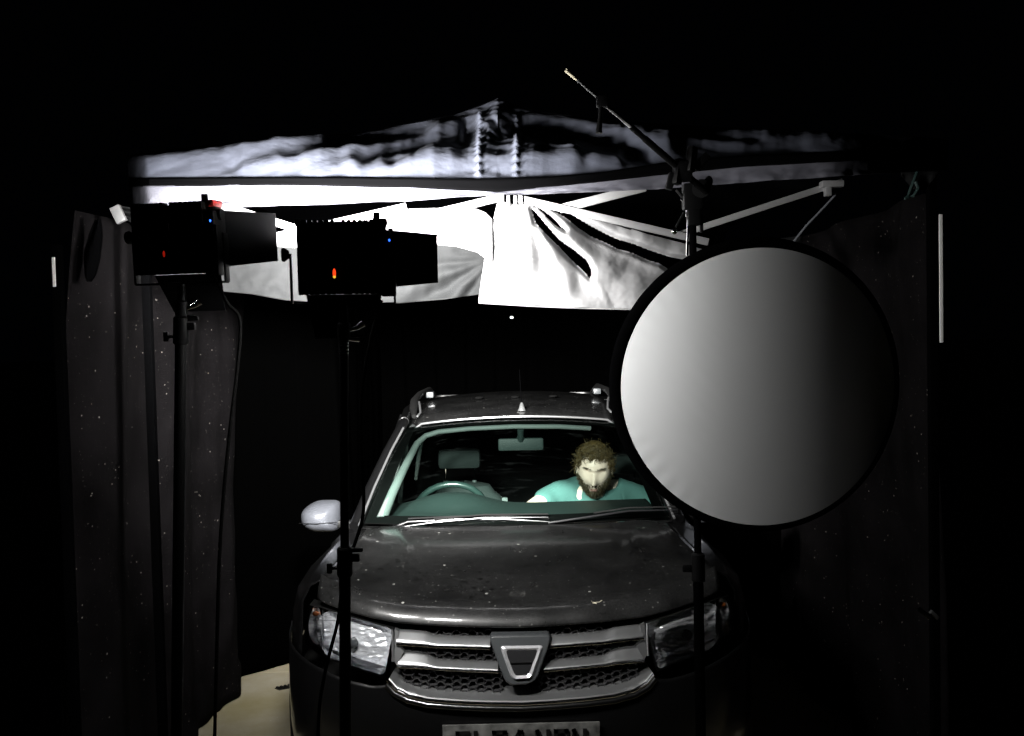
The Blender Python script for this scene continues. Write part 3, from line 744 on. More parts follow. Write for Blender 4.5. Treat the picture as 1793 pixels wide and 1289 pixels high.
# ------------------------------------------------------------------ car
CX, CY = .006, 3.10
car = empty("parked_car", (CX, CY, 0), "dusty black hatchback parked nose-first under the gazebo", "car")
def plan(x):
    k = min(.999, abs(x) / .90); return .75 * (1 - (1 - k ** 4.0) ** (1 / 2.7))
def yF(x, z): return plan(x) + .30 * max(0, z - .66)
def front(px, py, off=0.0):
    """measured pixel on the car's front -> car space (x, y, z)"""
    Y = CY + .15
    for _ in range(12):
        p = at(px, py, Y); Y = CY + yF(p.x - CX, p.z)
    p = at(px, py, Y); return Vector((p.x - CX, p.y - CY + off, p.z))
def carp(px, py, y): 
    p = at(px, py, CY + y); return Vector((p.x - CX, y, p.z))
def mir(p): return Vector((-p[0], p[1], p[2]))

# bonnet
fe = [front(*p) for p in ((905, 1100), (850, 1099.5), (800, 1098), (740, 1095), (692, 1091), (650, 1083), (600, 1069), (566, 1056), (556, 1048))]
fe[0].x = 0; fe.sort(key=lambda p: -p.x)
fz = [(-p.x, p.z) for p in fe]; fyl = [(-p.x, p.y) for p in fe]; XB = fz[-1][0]
def bonnet_pt(s, t):
    ax = abs(s) * XB; zf, yf = interp(fz, ax), interp(fyl, ax)
    xr = s * .675; yr = .98 + .16 * s * s; zr = 1.072 - .022 * s ** 2
    if t < 0:                                     # rolled front lip, t in [-1,0)
        a = R(100) * (-t); r = .042
        return Vector((s * XB, yf + r - r * math.cos(R(90) - (R(90) - a) * 0 - a + R(0)) * 0 - r * math.sin(R(62) * (1 + t) * 0 + a * .0) * 0, zf))
    return Vector((s * XB + (xr - s * XB) * t, yf + (yr - yf) * t, zf + (zr - zf) * t))
def bonnet(u, v):
    s = -1 + 2 * u; ax = abs(s) * XB
    zf, yf = interp(fz, ax), interp(fyl, ax)
    xr = s * .675; yr = .985 + .155 * s * s; zr = 1.070 - .020 * s * s
    n = .22
    if v < n:                                     # nose roll: normal turns from straight ahead to nearly up
        a = R(12) + R(44) * (v / n); r = .180
        y = yf + r * (1 - math.cos(a)); z = zf - .024 + r * math.sin(a) * .62 ; t = 0
        return Vector((s * XB, y, z))
    t = (v - n) / (1 - n); a = R(56); r = .180
    y0 = yf + r * (1 - math.cos(a)); z0 = zf - .024 + r * math.sin(a) * .62
    gz = 1 - (1 - t) ** 1.75
    x = s * XB + (xr - s * XB) * t; y = y0 + (yr - y0) * t
    z = z0 + (zr - z0) * gz
    crease = .006 * math.exp(-((abs(x) - (.40 + .12 * t)) / .035) ** 2) * sm(0, .15, t)
    edge = -.02 * sm(.86, 1.0, abs(s)) * (1 - .5 * t)
    return Vector((x, y, z + crease + edge))
q = MB(); q.grid(bonnet, 90, 60); bon = q.build("bonnet", M['bonnet'], car, solid=.004)
for px, py in ((800, 953), (1022, 946)):
    p = carp(px, py, .86); wz = MB(); wz.ell((p.x, p.y, p.z + .004), (.013, .018, .008)); wz.build("washer_nozzle", M['trimblack'], bon)
# cowl under the wipers
q = MB(); q.grid(lambda u, v: Vector(((-1 + 2 * u) * (.715 - .015 * v), .985 + .155 * (2 * u - 1) ** 2 + .14 * v, 1.060 - .02 * (2 * u - 1) ** 2 - .006 * math.sin(v * 3) + .006 * v)), 40, 6)
q.build("cowl", M['trimblack'], car, solid=.003)

# bumper
def ztop(x):
    ax = abs(x); return interp([(0, .668), (.2, .672), (.33, .688), (.40, .705), (.445, .730), (.50, .722), (.60, .735), (.70, .757), (.80, .775), (.9, .79)], ax)
def bumper(u, v):
    a = -1 + 2 * u; x = math.sin(a * math.pi / 2) * .902; y = plan(x) if abs(x) < .895 else plan(.895) + 0
    zt_ = ztop(x); z = zt_ + (.20 - zt_) * v
    bul = .02 * math.sin(math.pi * min(1, v * 1.6)) - .05 * max(0, v - .55) ** 1.0 * -2
    return Vector((x * (1 - .03 * sm(.6, 1, v)), y + .03 - bul * 1.0 if v < .55 else y + .03 - .02 * math.sin(math.pi * min(1, v * 1.6)) + .12 * (v - .55), z))
q = MB(); q.grid(bumper, 110, 40); q.build("bumper", M['paint'], car, solid=.004)

# grille void, mesh, bars
def gsurf(x, z, off): return Vector((x, yF(x, z) + off, z))
q = MB(); q.grid(lambda u, v: gsurf(-.47 + .94 * u, .650 + .29 * v, .085), 40, 8); q.build("grille_back", M['void'], car)
# honeycomb
a_ = .0145
def hexring(cx_, cz_):
    for k in range(6):
        p = [(cx_ + a_ * 1.25 * math.cos(R(60 * j)), cz_ + a_ * .80 * math.sin(R(60 * j))) for j in (k, k + 1)]
        P0_, P1_ = [gsurf(x, z, .045) for x, z in p]
        hx.bar(P0_, P1_, .024, .0026, up=(0, 0, 1) if k in (1, 4) else (0, .0, 1))
def gl_low(x): return interp([(0, .685), (.2, .688), (.33, .704), (.40, .722), (.45, .75)], abs(x))
for ii in (range(-14, 0), range(1, 15)):
  hx = MB()
  for i in ii:
    for j in range(0, 12):
        x = i * a_ * 1.25 * 1.5; z = .660 + j * a_ * .80 * math.sqrt(3) + (a_ * .80 * math.sqrt(3) / 2 if i % 2 else 0)
        if abs(x) > .42 or z > .885: continue
        if z < gl_low(x) - .004: continue
        if abs(x) < .075: continue
        hexring(x, z)
  hx.build("honeycomb_mesh", M['mesh'], car)
def bar_side(s, topl, botl, nm):
    T = [front(*p) for p in topl]; Bm = [front(*p) for p in botl]
    q = MB(); n = 24
    def pick(L, t):
        k = t * (len(L) - 1); i = min(int(k), len(L) - 2); return L[i].lerp(L[i + 1], k - i)
    def f(u, v):
        tp_, bt_ = pick(T, u), pick(Bm, u)
        p = tp_.lerp(bt_, min(1, max(0, (v - .25) / .6)))
        prof = interp([(0, .06), (.25, .012), (.7, -.012), (.85, -.014), (1, .05)], v)
        p = Vector((p.x, p.y + .012 + prof, p.z - (0 if v < .9 else .004)))
        return p if s < 0 else mir(p)
    q.grid(f, n, 14); o = q.build(nm, M['satin'], car)
    c_ = MB(); c_.tube([(lambda p: (Vector((p.x, p.y - .006, p.z - .003)) if s < 0 else mir(Vector((p.x, p.y - .006, p.z - .003)))))(pick(Bm, k / 12)) for k in range(13)], .0028, 8)
    c_.build("chrome_strip", M['chrome'], o)
for s in (-1, 1):
    bar_side(s, [(694, 1107), (720, 1108), (742, 1110), (760, 1117), (800, 1119), (858, 1120)], [(694, 1126), (720, 1128), (742, 1129), (760, 1131), (800, 1132), (858, 1134)], "grille_bar")
    bar_side(s, [(706, 1145), (726, 1146), (746, 1150), (764, 1160), (800, 1162), (872, 1164)], [(694, 1166), (724, 1167), (746, 1168), (764, 1170), (800, 1172), (872, 1175)], "grille_bar")
    e = MB(); P = [front(*p) for p in ((687, 1101), (688, 1125), (688, 1158))]
    pts = [Vector((p.x, p.y - .004, p.z)) if s < 0 else mir(Vector((p.x, p.y - .004, p.z))) for p in P]
    e.tube(pts, [.004, .0045, .004], 8)
    # wedge towards the bars
    w1 = [front(*p) for p in ((691, 1102), (698, 1107), (696, 1130), (707, 1142), (694, 1166), (690, 1158))]
    e.prism([(p.x, p.z) for p in w1], lambda x, z, d: Vector(((x if s < 0 else -x), yF(x, z) + d, z)), .004, .04)
    e.build("grille_end", M['satin'], car)
# lower satin lip that follows the U
lo = [(679, 1190), (692, 1205), (715, 1217), (750, 1225), (800, 1229), (850, 1231), (905, 1232)]
L_ = [front(*p) for p in lo]; L_[-1].x = 0
full = L_ + [mir(p) for p in L_[:-1]][::-1]
q = MB()
def lipf(u, v):
    k = u * (len(full) - 1); i = min(int(k), len(full) - 2); p = full[i].lerp(full[i + 1], k - i)
    w_ = .034 * (1 - .35 * abs(2 * u - 1) ** 3)
    return Vector((p.x * (1 - .045 * (1 - v) * abs(p.x) / .45), p.y + interp([(0, .075), (.35, .045), (.8, .004), (1, .01)], v) - .004, p.z + w_ * (1 - v) - .002))
q.grid(lipf, 60, 8); lip = q.build("grille_lip", M['satin'], car)
q = MB(); q.tube([Vector((p.x, p.y - .004, p.z - .003)) for p in full], .0030, 8); q.build("chrome_strip", M['chrome'], lip)
q = MB(); q.tube([Vector((p.x * 1.01, p.y + .004, p.z - .020)) for p in full], .011, 10); q.build("lower_roll", M['paint'], lip)

# badge: rounded shield carrying a chrome tapered emblem
def shield(pts, off0, off1, nm, m, par, bev=.006):
    q = MB(); P = [front(*p) for p in pts]
    q.prism([(p.x, p.z) for p in P], lambda x, z, d: Vector((x, .30 * max(0, z - .66) + d, z)), off0, off1)
    return q.build(nm, m, par, bevel=bev, auto=50)
def rounded(pts, r, n=4):
    out = []; N = len(pts)
    for i in range(N):
        p, a, b = Vector(pts[i]), Vector(pts[i - 1]), Vector(pts[(i + 1) % N])
        da, db = (a - p).normalized(), (b - p).normalized(); k = min(r, (a - p).length * .45, (b - p).length * .45)
        A, Bq = p + da * k, p + db * k
        for j in range(n + 1):
            t = j / n; out.append(tuple((1 - t) ** 2 * A + 2 * t * (1 - t) * p + t * t * Bq))
    return out
bdg = shield(rounded([(856, 1110), (965, 1108), (961, 1128), (940, 1186), (926, 1195), (896, 1197), (884, 1189), (862, 1130)], 10), -.022, .05, "badge", M['trimblack'], car, .010)
bdg.data.materials[0] = M['dash2']
outer = rounded([(876, 1127), (951, 1126), (946, 1142), (934, 1178), (928, 1184), (900, 1186), (894, 1180), (880, 1142)], 5)
inner = rounded([(886, 1134), (941, 1133), (937, 1146), (926, 1174), (922, 1177), (904, 1178), (900, 1174), (889, 1146)], 4)
q = MB(); n_ = len(outer); Po = [front(*p) for p in outer]; Pi = [front(*p) for p in inner]
def bf(p, o): return Vector((p.x, .30 * max(0, p.z - .66) + o, p.z))
vs = [bf(p, -.024) for p in Po] + [bf(a.lerp(b, .45), -.034) for a, b in zip(Po, Pi)] + [bf(p, -.028) for p in Pi]
fs = []
for L0 in (0, n_):
    fs += [(L0 + i, L0 + (i + 1) % n_, L0 + n_ + (i + 1) % n_, L0 + n_ + i) for i in range(n_)]
q.add(vs, fs); em = q.build("emblem", M['emblem'], bdg, auto=70)
q = MB(); q.prism([(p.x, p.z) for p in Pi], lambda x, z, d: Vector((x, .30 * max(0, z - .66) + d, z)), -.0265, -.02); q.build("emblem_plate", mat("emblem_dark_chrome", (.20, .20, .21), .15, .9), em)
q = MB(); a, b = front(893, 1157), front(932, 1156); q.bar(bf(a, -.028), bf(b, -.028), .004, .0035); q.build("emblem_bar", M['void'], em)

# headlights
HT = [(690, 1102), (650, 1091), (600, 1076), (560, 1064), (541, 1060)]
HB = [(673, 1188), (640, 1178), (600, 1164), (560, 1149), (533, 1128)]
def pickl(L, t):
    k = t * (len(L) - 1); i = min(int(k), len(L) - 2); return L[i].lerp(L[i + 1], k - i)
TT = [front(*p) for p in HT]; BB = [front(*p) for p in HB]
def hl(s):
    root_lens = MB()
    S = (lambda p: p) if s < 0 else mir
    def lens(u, v, off=0.0, sh=0.0):
        a, b = pickl(TT, u), pickl(BB, u); p = a.lerp(b, v)
        rnd_ = -.012 * math.sin(math.pi * v) * (.6 + .4 * math.sin(math.pi * u))
        cu = .5 + (u - .5) * (1 - sh); cv = .5 + (v - .5) * (1 - sh)
        if sh: a, b = pickl(TT, cu), pickl(BB, cu); p = a.lerp(b, cv)
        return S(Vector((p.x, yF(p.x, p.z) + rnd_ + off, p.z)))
    h = MB()                                                  # housing: dark tray behind
    h.grid(lambda u, v: lens(u, v, .085 - .03 * 0, .02), 20, 12)
    hh = h.build("headlight", M['trimblack'], car)
    # side skirt of the tray
    t = MB()
    def skirt(u, v):
        k = u * 4; i = int(k) % 4; f = k - int(k)
        uv = [(f, 0), (1, f), (1 - f, 1), (0, 1 - f)][i] if u < 1 else (0, 0)
        return lens(uv[0], uv[1], .004 + .080 * v, .01)
    t.grid(skirt, 80, 3); t.build("bezel", M['trimblack'], hh)
    # reflector bowls
    r = MB()
    def bowl(cu, cv, ru, rv, depth, fac):
        def f(u, v):
            a = 2 * math.pi * v; uu = cu + ru * u * math.cos(a); vv = cv + rv * u * math.sin(a)
            uu = max(.01, min(.99, uu)); vv = max(.02, min(.98, vv))
            return lens(uu, vv, .014 + depth * (1 - u * u))
        r.grid(f, 16, 48)
    r.grid(lambda u, v: lens(.02 + .66 * u, .03 + .80 * v, .050 - .015 * math.sin(math.pi * u)), 20, 12)
    bowl(.35, .50, .46, .62, .058, 1); bowl(.84, .42, .13, .42, .040, 1)
    r.grid(lambda u, v: lens(.02 + .96 * u, .80 + .18 * v, .02 + .02 * v), 24, 4)
    r.build("reflector_bowl", M['facets'], hh)
    bu = MB(); c0 = lens(.40, .5, .012); bu.tube([c0 + Vector((0, .05, 0)), c0 + Vector((0, .0, 0))], [.012, .013], 14); bu.ell(c0, (.019, .008, .019)); bu.build("bulb", M['dash2'], hh)
    am = MB(); c1_ = lens(.86, .20, .028); am.ell(c1_, (.012, .006, .009)); am.build("indicator", M['amber'], hh)
    dv = MB(); dv.grid(lambda u, v: lens(.72 + .012 * u, v * .96 + .02, .01 + .05 * abs(u - .5)), 2, 14); dv.build("divider", M['satin'], hh)
    l = MB(); l.grid(lambda u, v: lens(u, v, -.004), 26, 14); l.build("lens", M['lens'], hh)
    return hh
hl(-1); hl(1)

# number plate
pl = MB(); PC = carp(913, 1298, -.012)
pl.box((0, 0, 0), (.524, .008, .114), bev=.002)
pl.v = [tuple(Vector(v) + Vector((PC.x, -.004, PC.z - .0)) + Vector((0, 0, 0))) for v in pl.v]
plate = pl.build("number_plate", M['plate'], car)
PZ0 = PC.z + .0395; 
def stroke(q, pts, x0, w_=.014):
    for a, b in zip(pts, pts[1:]):
        A = Vector((x0 + a[0] * .05, PC.y + .004 - .0005, PZ0 - a[1] * .079)); Bp = Vector((x0 + b[0] * .05, PC.y + .004 - .0005, PZ0 - b[1] * .079))
        d = (Bp - A).normalized() * w_ * .5
        q.bar(A - d * .98, Bp + d * .98, w_, .0035, up=(0, 1, 0))
s_ = .14; r_ = .86; t_ = .09; u_ = .91
GL = {'F': [[(s_, u_), (s_, t_), (r_, t_)], [(s_, .46), (.74, .46)]], 'L': [[(s_, t_), (s_, u_), (r_, u_)]],
      '6': [[(r_, .22), (r_, t_), (s_, t_), (s_, u_), (r_, u_), (r_, .46), (s_, .46)]], '4': [[(.72, u_), (.72, t_), (.60, t_), (s_, .66), (r_ + .1, .66)]],
      'N': [[(s_, u_), (s_, t_)], [(s_, t_), (r_, u_)], [(r_, t_), (r_, u_)]], 'O': [[(s_, t_), (r_, t_), (r_, u_), (s_, u_), (s_, t_)]]}
x = PC.x - .219; yoff = -.0
for ch in "FL64 NON":
    if ch == ' ': x += .022; continue
    q = MB()
    for sk in GL[ch]: stroke(q, sk, x)
    q.v = [(v[0], v[1] - .0135 + .0075 - .0000, v[2]) for v in q.v]
    q.build("character", M['letter'], plate); x += .061
for sx in (-.13, .12):
    q = MB(); q.ell((PC.x + sx, -.0095, PC.z + .012), (.005, .003, .005)); q.build("plate_screw", M['chrome'], plate)

# fenders and sides
bedge = [(bonnet(0.0, .22 + .78 * t)) for t in (0, .25, .5, .75, 1)]
be = sorted([(p.y, p.x, p.z) for p in bedge])
def bex(y): return interp([(p[0], -p[1]) for p in be], y)
def bez(y): return interp([(p[0], p[2]) for p in be], y)
def section(y):
    yb = 1.15
    if y < yb: xt, ztp = bex(y) + .004, bez(y) - .004
    else: xt, ztp = interp([(1.15, .690), (1.4, .735), (2.2, .755), (3.4, .74), (4.0, .66)], y), interp([(1.15, 1.045), (1.6, 1.035), (3.2, 1.08), (4.0, 1.10)], y)
    ws = interp([(.2, .72), (.34, .83), (.5, .878), (.8, .897), (1.3, .872), (2.5, .872), (3.4, .885), (3.8, .85), (4.05, .72)], y)
    pts = [(xt, ztp), (xt + (ws - xt) * .45, ztp - .018), (xt + (ws - xt) * .82, ztp - .075), (ws - .008, ztp - .17), (ws, .72), (ws, .58), (ws - .012, .42), (ws - .05, .22)]
    return pts
ys = [.30 + i * (4.03 - .30) / 120 for i in range(121)]
def side(s):
    def f(u, v):
        y = .30 + 3.73 * u; P = section(y); k = v * (len(P) - 1); i = min(int(k), len(P) - 2); t = k - i
        # smooth with a quadratic blend
        p = Vector(P[i]).lerp(Vector(P[i + 1]), t)
        return Vector((s * p.x, y, p.y))
    def keep(u, v):
        p = f(u, v)
        if p.y < .50 and p.z < .76 : return p.y > .36 and p.z > .76
        return all(math.hypot(p.y - wy, p.z - .33) > .365 for wy in (.84, 3.42))
    q = MB(); q.grid(f, 150, 56, keep); o = q.build("body_side" if False else "side_panel", M['paint'], car, solid=.003)
    c_ = MB()
    for wy in (.84, 3.42):
        def ring(u, v, wy=wy):
            a = R(-20) + R(220) * u; rr = .35 + .055 * v
            ws = dict(section(wy)) if False else section(max(.34, min(4.0, wy + rr * math.cos(a))))[4][0]
            return Vector((s * (ws + .006 + .012 * math.sin(math.pi * v)), wy + rr * math.cos(a), .33 + rr * math.sin(a)))
        c_.grid(ring, 40, 5)
    c_.grid(lambda u, v: Vector((s * (.885 + .012 * math.sin(math.pi * v)), 1.24 + 1.78 * u, .22 + .16 * v)), 20, 5)
    c_.build("arch_cladding", M['trimblack'], car, solid=.004)
side(-1); side(1)
# door shut line, handles
for s in (-1, 1):
    for y0 in (1.30, 2.28):
        q = MB(); q.tube([Vector((s * (section(y0)[k][0] + .0015), y0, section(y0)[k][1])) for k in (2, 3, 4, 5, 6)], .003, 6); q.build("shut_line", M['void'], car)
    for y0 in (2.05, 3.0):
        q = MB(); q.tube([(s * .878, y0, .90), (s * .90, y0 + .03, .905), (s * .90, y0 + .13, .905), (s * .878, y0 + .16, .90)], .011, 8); q.build("door_handle", M['trimblack'], car)
# wheels
for s in (-1, 1):
    for wy in (.84, 3.42):
        q = MB()
        prof = [(.20, .0), (.20, .02), (.29, .03), (.315, .0), (.32, -.05), (.32, -.13), (.30, -.17), (.20, -.18)]
        q.grid(lambda u, v: (lambda r_o: Vector((s * (.86 + r_o[1]), wy + r_o[0] * math.cos(2 * math.pi * u), .322 + r_o[0] * math.sin(2 * math.pi * u))))(prof[round(v * 7)]), 40, 7)
        wh = q.build("wheel", M['rubber'], car)
        r = MB(); r.tube([(s * .835, wy, .322), (s * .845, wy, .322)], .055, 20)
        for k in range(5):
            a = 2 * math.pi * k / 5; r.bar((s * .842, wy + .03 * math.cos(a), .322 + .03 * math.sin(a)), (s * .855, wy + .2 * math.cos(a), .322 + .2 * math.sin(a)), .045, .018, up=(1, 0, 0), bev=.004)
        r.build("rim", M['satin'], wh)
# underbody and rear
q = MB(); q.box((0, 2.1, .28), (1.55, 3.5, .12), bev=.03); q.build("underbody", M['void'], car)
q = MB(); q.grid(lambda u, v: Vector(((-1 + 2 * u) * interp([(0, .80), (.5, .80), (.75, .72), (1, .56)], v), interp([(0, 4.02), (.3, 4.06), (.55, 4.03), (1, 3.72)], v) - .06 * (2 * u - 1) ** 2, .25 + 1.23 * v)), 16, 16)
q.build("tailgate", M['paint'], car, solid=.003)

# windscreen, roof, pillars
def ws_pt(u, v, off=0):
    s = -1 + 2 * u
    b = Vector((s * .695, 1.005 + .155 * s * s, 1.072 - .010 * s * s)); t = Vector((s * .565, 1.69 + .11 * s * s, 1.476 - .048 * s * s))
    p = b.lerp(t, v); p.z += .018 * math.sin(math.pi * v); p.y -= .0 
    n = Vector((0, -.5, .86)); return p - n * off
q = MB(); q.grid(lambda u, v: ws_pt(u, v), 30, 16); wsn = q.build("windscreen", M['glass'], car)
# black printed border of the glass
fr = MB()
for (u0, u1, v0, v1) in ((0, .045, 0, 1), (.955, 1, 0, 1), (.045, .955, 0, .07), (.045, .955, .945, 1)):
    fr.grid(lambda u, v: ws_pt(u0 + (u1 - u0) * u, v0 + (v1 - v0) * v, .004), 20, 12)
fr.build("glass_border", M['void'], wsn)
# roof
def roof(u, v):
    s = -1 + 2 * u; y = 1.69 + 2.05 * v
    hwid = interp([(1.69, .555), (2.2, .60), (2.8, .61), (3.4, .585), (3.74, .54)], y)
    zc = interp([(1.69, 1.482), (1.9, 1.510), (2.2, 1.530), (2.6, 1.540), (3.1, 1.53), (3.74, 1.49)], y)
    yy = y + .11 * s * s * (1 - v)
    z = zc - .045 * s * s - .05 * sm(.88, 1, abs(s))
    return Vector((s * hwid, yy, z))
q = MB(); q.grid(roof, 50, 40); rf = q.build("roof", M['bonnet'], car, solid=.004)
q = MB(); q.tube([roof(u / 30, 0.0) + Vector((0, -.004, .003)) for u in range(31)], .0055, 8); q.build("header_seal", M['satin'], rf)
for s in (-1, 1):
    # A pillar
    q = MB()
    P = [Vector((s * .730, 1.135, 1.050)), Vector((s * .690, 1.36, 1.185)), Vector((s * .640, 1.62, 1.325)), Vector((s * .597, 1.80, 1.420)), Vector((s * .590, 1.95, 1.452))]
    q.tube(P, [.030, .028, .026, .026, .026], 10); q.build("pillar", M['paint'], car)
    q = MB(); q.tube([p + Vector((-s * .020, -.022, .010)) for p in P[:4]], .006, 8); q.build("windscreen_seal", M['satin'], car)
    # cant rail, other pillars
    q = MB(); q.tube([Vector((s * .59, 1.93, 1.45)), Vector((s * .62, 2.4, 1.472)), Vector((s * .62, 2.9, 1.468)), Vector((s * .575, 3.7, 1.42))], .026, 10)
    q.tube([Vector((s * .775, 2.28, 1.04)), Vector((s * .63, 2.32, 1.45))], .030, 8); q.tube([Vector((s * .765, 3.25, 1.06)), Vector((s * .62, 3.2, 1.45))], .035, 8)
    q.tube([Vector((s * .70, 3.92, 1.08)), Vector((s * .575, 3.7, 1.43))], .05, 8); q.build("pillar", M['paint'], car)
    # side windows
    for y0, y1, ya, yb in ((1.30, 2.26, 1.86, 2.30), (2.32, 3.22, 2.36, 3.17), (3.3, 3.88, 3.25, 3.68)):
        q = MB()
        def sw(u, v):
            yb_, yt_ = y0 + (y1 - y0) * u, ya + (yb - ya) * u
            bx = interp([(1.15, .72), (1.4, .748), (2.2, .768), (3.4, .752), (4.0, .68)], yb_)
            return Vector((s * (bx + (.605 - bx) * v + .02 * math.sin(math.pi * v)), yb_ + (yt_ - yb_) * v, 1.04 + .03 * u + (.415 - .03 * u) * v))
        q.grid(sw, 8, 8); q.build("side_window", M['sideglass'], car)
    # roof rail
    q = MB(); q.tube([Vector((s * .535, 1.92, 1.478)), Vector((s * .545, 2.0, 1.512)), Vector((s * .553, 2.12, 1.545)), Vector((s * .558, 2.5, 1.560)), Vector((s * .555, 3.1, 1.553)), Vector((s * .545, 3.4, 1.50))],
                     [.012, .022, .021, .018, .018, .014], 12)
    rl = q.build("roof_rail", M['trimblack'], car)
    q = MB(); q.tube([Vector((s * .512, 1.87, 1.482)), Vector((s * .500, 1.92, 1.497)), Vector((s * .515, 2.05, 1.525)), Vector((s * .528, 2.14, 1.54))], .0055, 8); q.build("rail_edge", M['satin'], rl)
    q = MB(); q.box((s * .505, 2.62, 1.550), (.045, .10, .035), bev=.008); q.build("rail_foot", M['dash2'], rl)
    # mirror
    mc = Vector((s * .925, 1.30, 1.062))
    q = MB()
    def cap(u, v):
        a = 2 * math.pi * u; t = v
        w_ = .095; h_ = .072
        rr = math.sqrt(max(0, 1 - (1 - t) ** 2.6))
        ex_ = .85 if math.cos(a) > 0 else .30
        x_ = math.copysign(abs(math.cos(a)) ** ex_, math.cos(a)) * w_ * rr; z_ = math.copysign(abs(math.sin(a)) ** .75, math.sin(a)) * h_ * rr
        z_ *= 1 - .22 * sm(0, 1, x_ / w_ * 1.0) if z_ > 0 else 1 - .12 * sm(0, 1, x_ / w_)
        return mc + Vector((s * x_, -.075 + .15 * t, z_ + (.012 if False else 0)))
    q.grid(cap, 36, 16); mi = q.build("wing_mirror", M['mirrorcap'], car)
    q = MB(); q.grid(lambda u, v: mc + Vector((s * .080 * v * math.cos(2 * math.pi * u), .07, .055 * v * math.sin(2 * math.pi * u))), 32, 3); q.build("mirror_glass", M['chrome'], mi)
    q = MB(); q.bar(mc + Vector((-s * .07, .02, -.03)), Vector((s * .765, 1.34, 1.02)), .05, .035, bev=.01); q.build("mirror_arm", M['trimblack'], mi)
    q = MB(); q.tube([mc + Vector((s * .085, -.058, -.012)), mc + Vector((0, -.079, -.012)), mc + Vector((-s * .088, -.050, -.012))], .0016, 6); q.build("mirror_seam", M['void'], mi)
# antenna
ab = carp(914, 731, 1.83); ab.z = 1.503
q = MB(); q.tube([ab, ab + Vector((0, 0, .012)), ab + Vector((0, .012, .030)), ab + Vector((0, .016, .040))], [.022, .016, .010, .006], 14); an = q.build("aerial", mat("aerial_base", (.07, .072, .072), .5), car)
q = MB(); q.tube([ab + Vector((0, .016, .038)), ab + Vector((-.004, .08, .11)), ab + Vector((-.006, .15, .21))], [.0026, .0022, .0016], 8); q.build("aerial_mast", M['matt_black'], an)
q = MB()
for px in (840, 918, 1000): 
    p = roof((px - 690) / 450, .30); q.ell((p.x, 2.36, 1.541), (.024, .05, .006))
q.build("roof_marker", M['trimblack'], rf)
# wipers
def wiper(pts, w_):
    P = [carp(*p) for p in pts]
    q = MB(); q.tube([p + Vector((0, -.012, .008)) for p in P], [x * .7 for x in w_], 8); o = q.build("wiper", M['wiper'], car)
    q = MB(); q.tube([p + Vector((0, -.002, .020)) for p in P[1:]], .0035, 6); q.build("wiper_blade", M['rubber'], o); return o
wiper([(676, 931, 1.09), (715, 916, 1.09), (800, 912, 1.06), (880, 911, 1.04), (962, 916, 1.03)], [.007, .0075, .006, .005, .004])
wiper([(690, 927, 1.06), (760, 917, 1.05), (850, 909, 1.04), (960, 908, 1.03)], [.004, .005, .005, .004])
wiper([(960, 918, 1.02), (1040, 906, 1.03), (1100, 897, 1.05), (1185, 895, 1.10)], [.008, .007, .006, .004])

# interior
def dashf(u, v):
    x = -.66 + 1.32 * u; y = 1.10 + .155 * (2 * u - 1) ** 2 * (1 - v) + (1.66 - 1.10) * min(1, v * 1.25)
    z = 1.052 + .008 * math.sin(v * 3) - (0 if v < .8 else (v - .8) * 2.2)
    hump = .060 * math.exp(-((abs(x + .315) / .20) ** 2.6)) * sm(.35, .72, v) * (1 if v < .8 else 1)
    return Vector((x, y, z + hump - .012 * v))
q = MB(); q.grid(dashf, 70, 40); ds = q.build("dashboard", M['dash'], car, solid=.004)
swc = carp(789, 895, 1.80)
sw = MB(); tl = R(40)
ex, ey = Vector((1, 0, 0)), Vector((0, math.cos(tl) * 1.0, math.sin(tl)))
sw.tube([swc + (ex * math.cos(2 * math.pi * k / 48) + ey * math.sin(2 * math.pi * k / 48)) * .185 for k in range(49)], [.0165 + .0022 * (k % 2) for k in range(49)], 10, False)
swo = sw.build("steering_wheel", M['wheelrim'], car)
q = MB(); q.ell(swc, (.07, .03, .06))
for a in (0, 180, 270): q.bar(swc, swc + (ex * math.cos(R(a)) + ey * math.sin(R(a))) * .18, .045, .02, up=(0, -1, .5), bev=.006)
q.build("wheel_hub", M['dash'], swo)
def seat(px, y, top, label=None):
    p = carp(px, top, y); q = MB()
    def f(u, v):
        a = 2 * math.pi * u; h_ = .62
        wv = interp([(0, .26), (.5, .265), (.75, .25), (.86, .21), (.94, .14), (.98, .08), (1, .01)], v)
        x_ = math.copysign(abs(math.cos(a)) ** .6, math.cos(a)) * wv; y_ = math.copysign(abs(math.sin(a)) ** .6, math.sin(a)) * .065 * (1 if v < .95 else .6)
        return Vector((p.x + x_, y + y_ + .10 * v - .08 + (0), p.z - h_ + h_ * (1 - (1 - v) ** 1.25 if v > .9 else v)))
    q.grid(f, 36, 30); st_ = q.build("front_seat", M['seat'], car)
    q = MB(); q.box((p.x, y - .28, p.z - .60), (.50, .52, .16), bev=.04); q.build("seat_cushion", M['seat'], st_)
    hp = Vector((p.x - .030, y + .02, p.z))
    h = MB(); h.box(hp + Vector((-.0, 0, .135)), (.25, .09, .115), bev=.03); hr = h.build("headrest", M['seat'], st_)
    r = MB()
    for dx in (-.085, .085): r.tube([hp + Vector((dx, 0, -.01)), hp + Vector((dx, 0, .09))], .006, 8)
    r.build("headrest_post", M['chrome'], hr)
    for dx in (-.085, .085):
        r = MB(); r.tube([hp + Vector((dx, 0, -.012)), hp + Vector((dx, 0, .006))], .013, 10); r.build("post_sleeve", M['trim_light'], hr)
    return p
sp0 = seat(814, 2.42, 844); 
seat(1096, 2.62, 852)
rm = carp(912, 778, 1.74)
q = MB(); q.box(rm, (.235, .03, .065), bev=.014); rmo = q.build("rear_view_mirror", M['dash'], car)
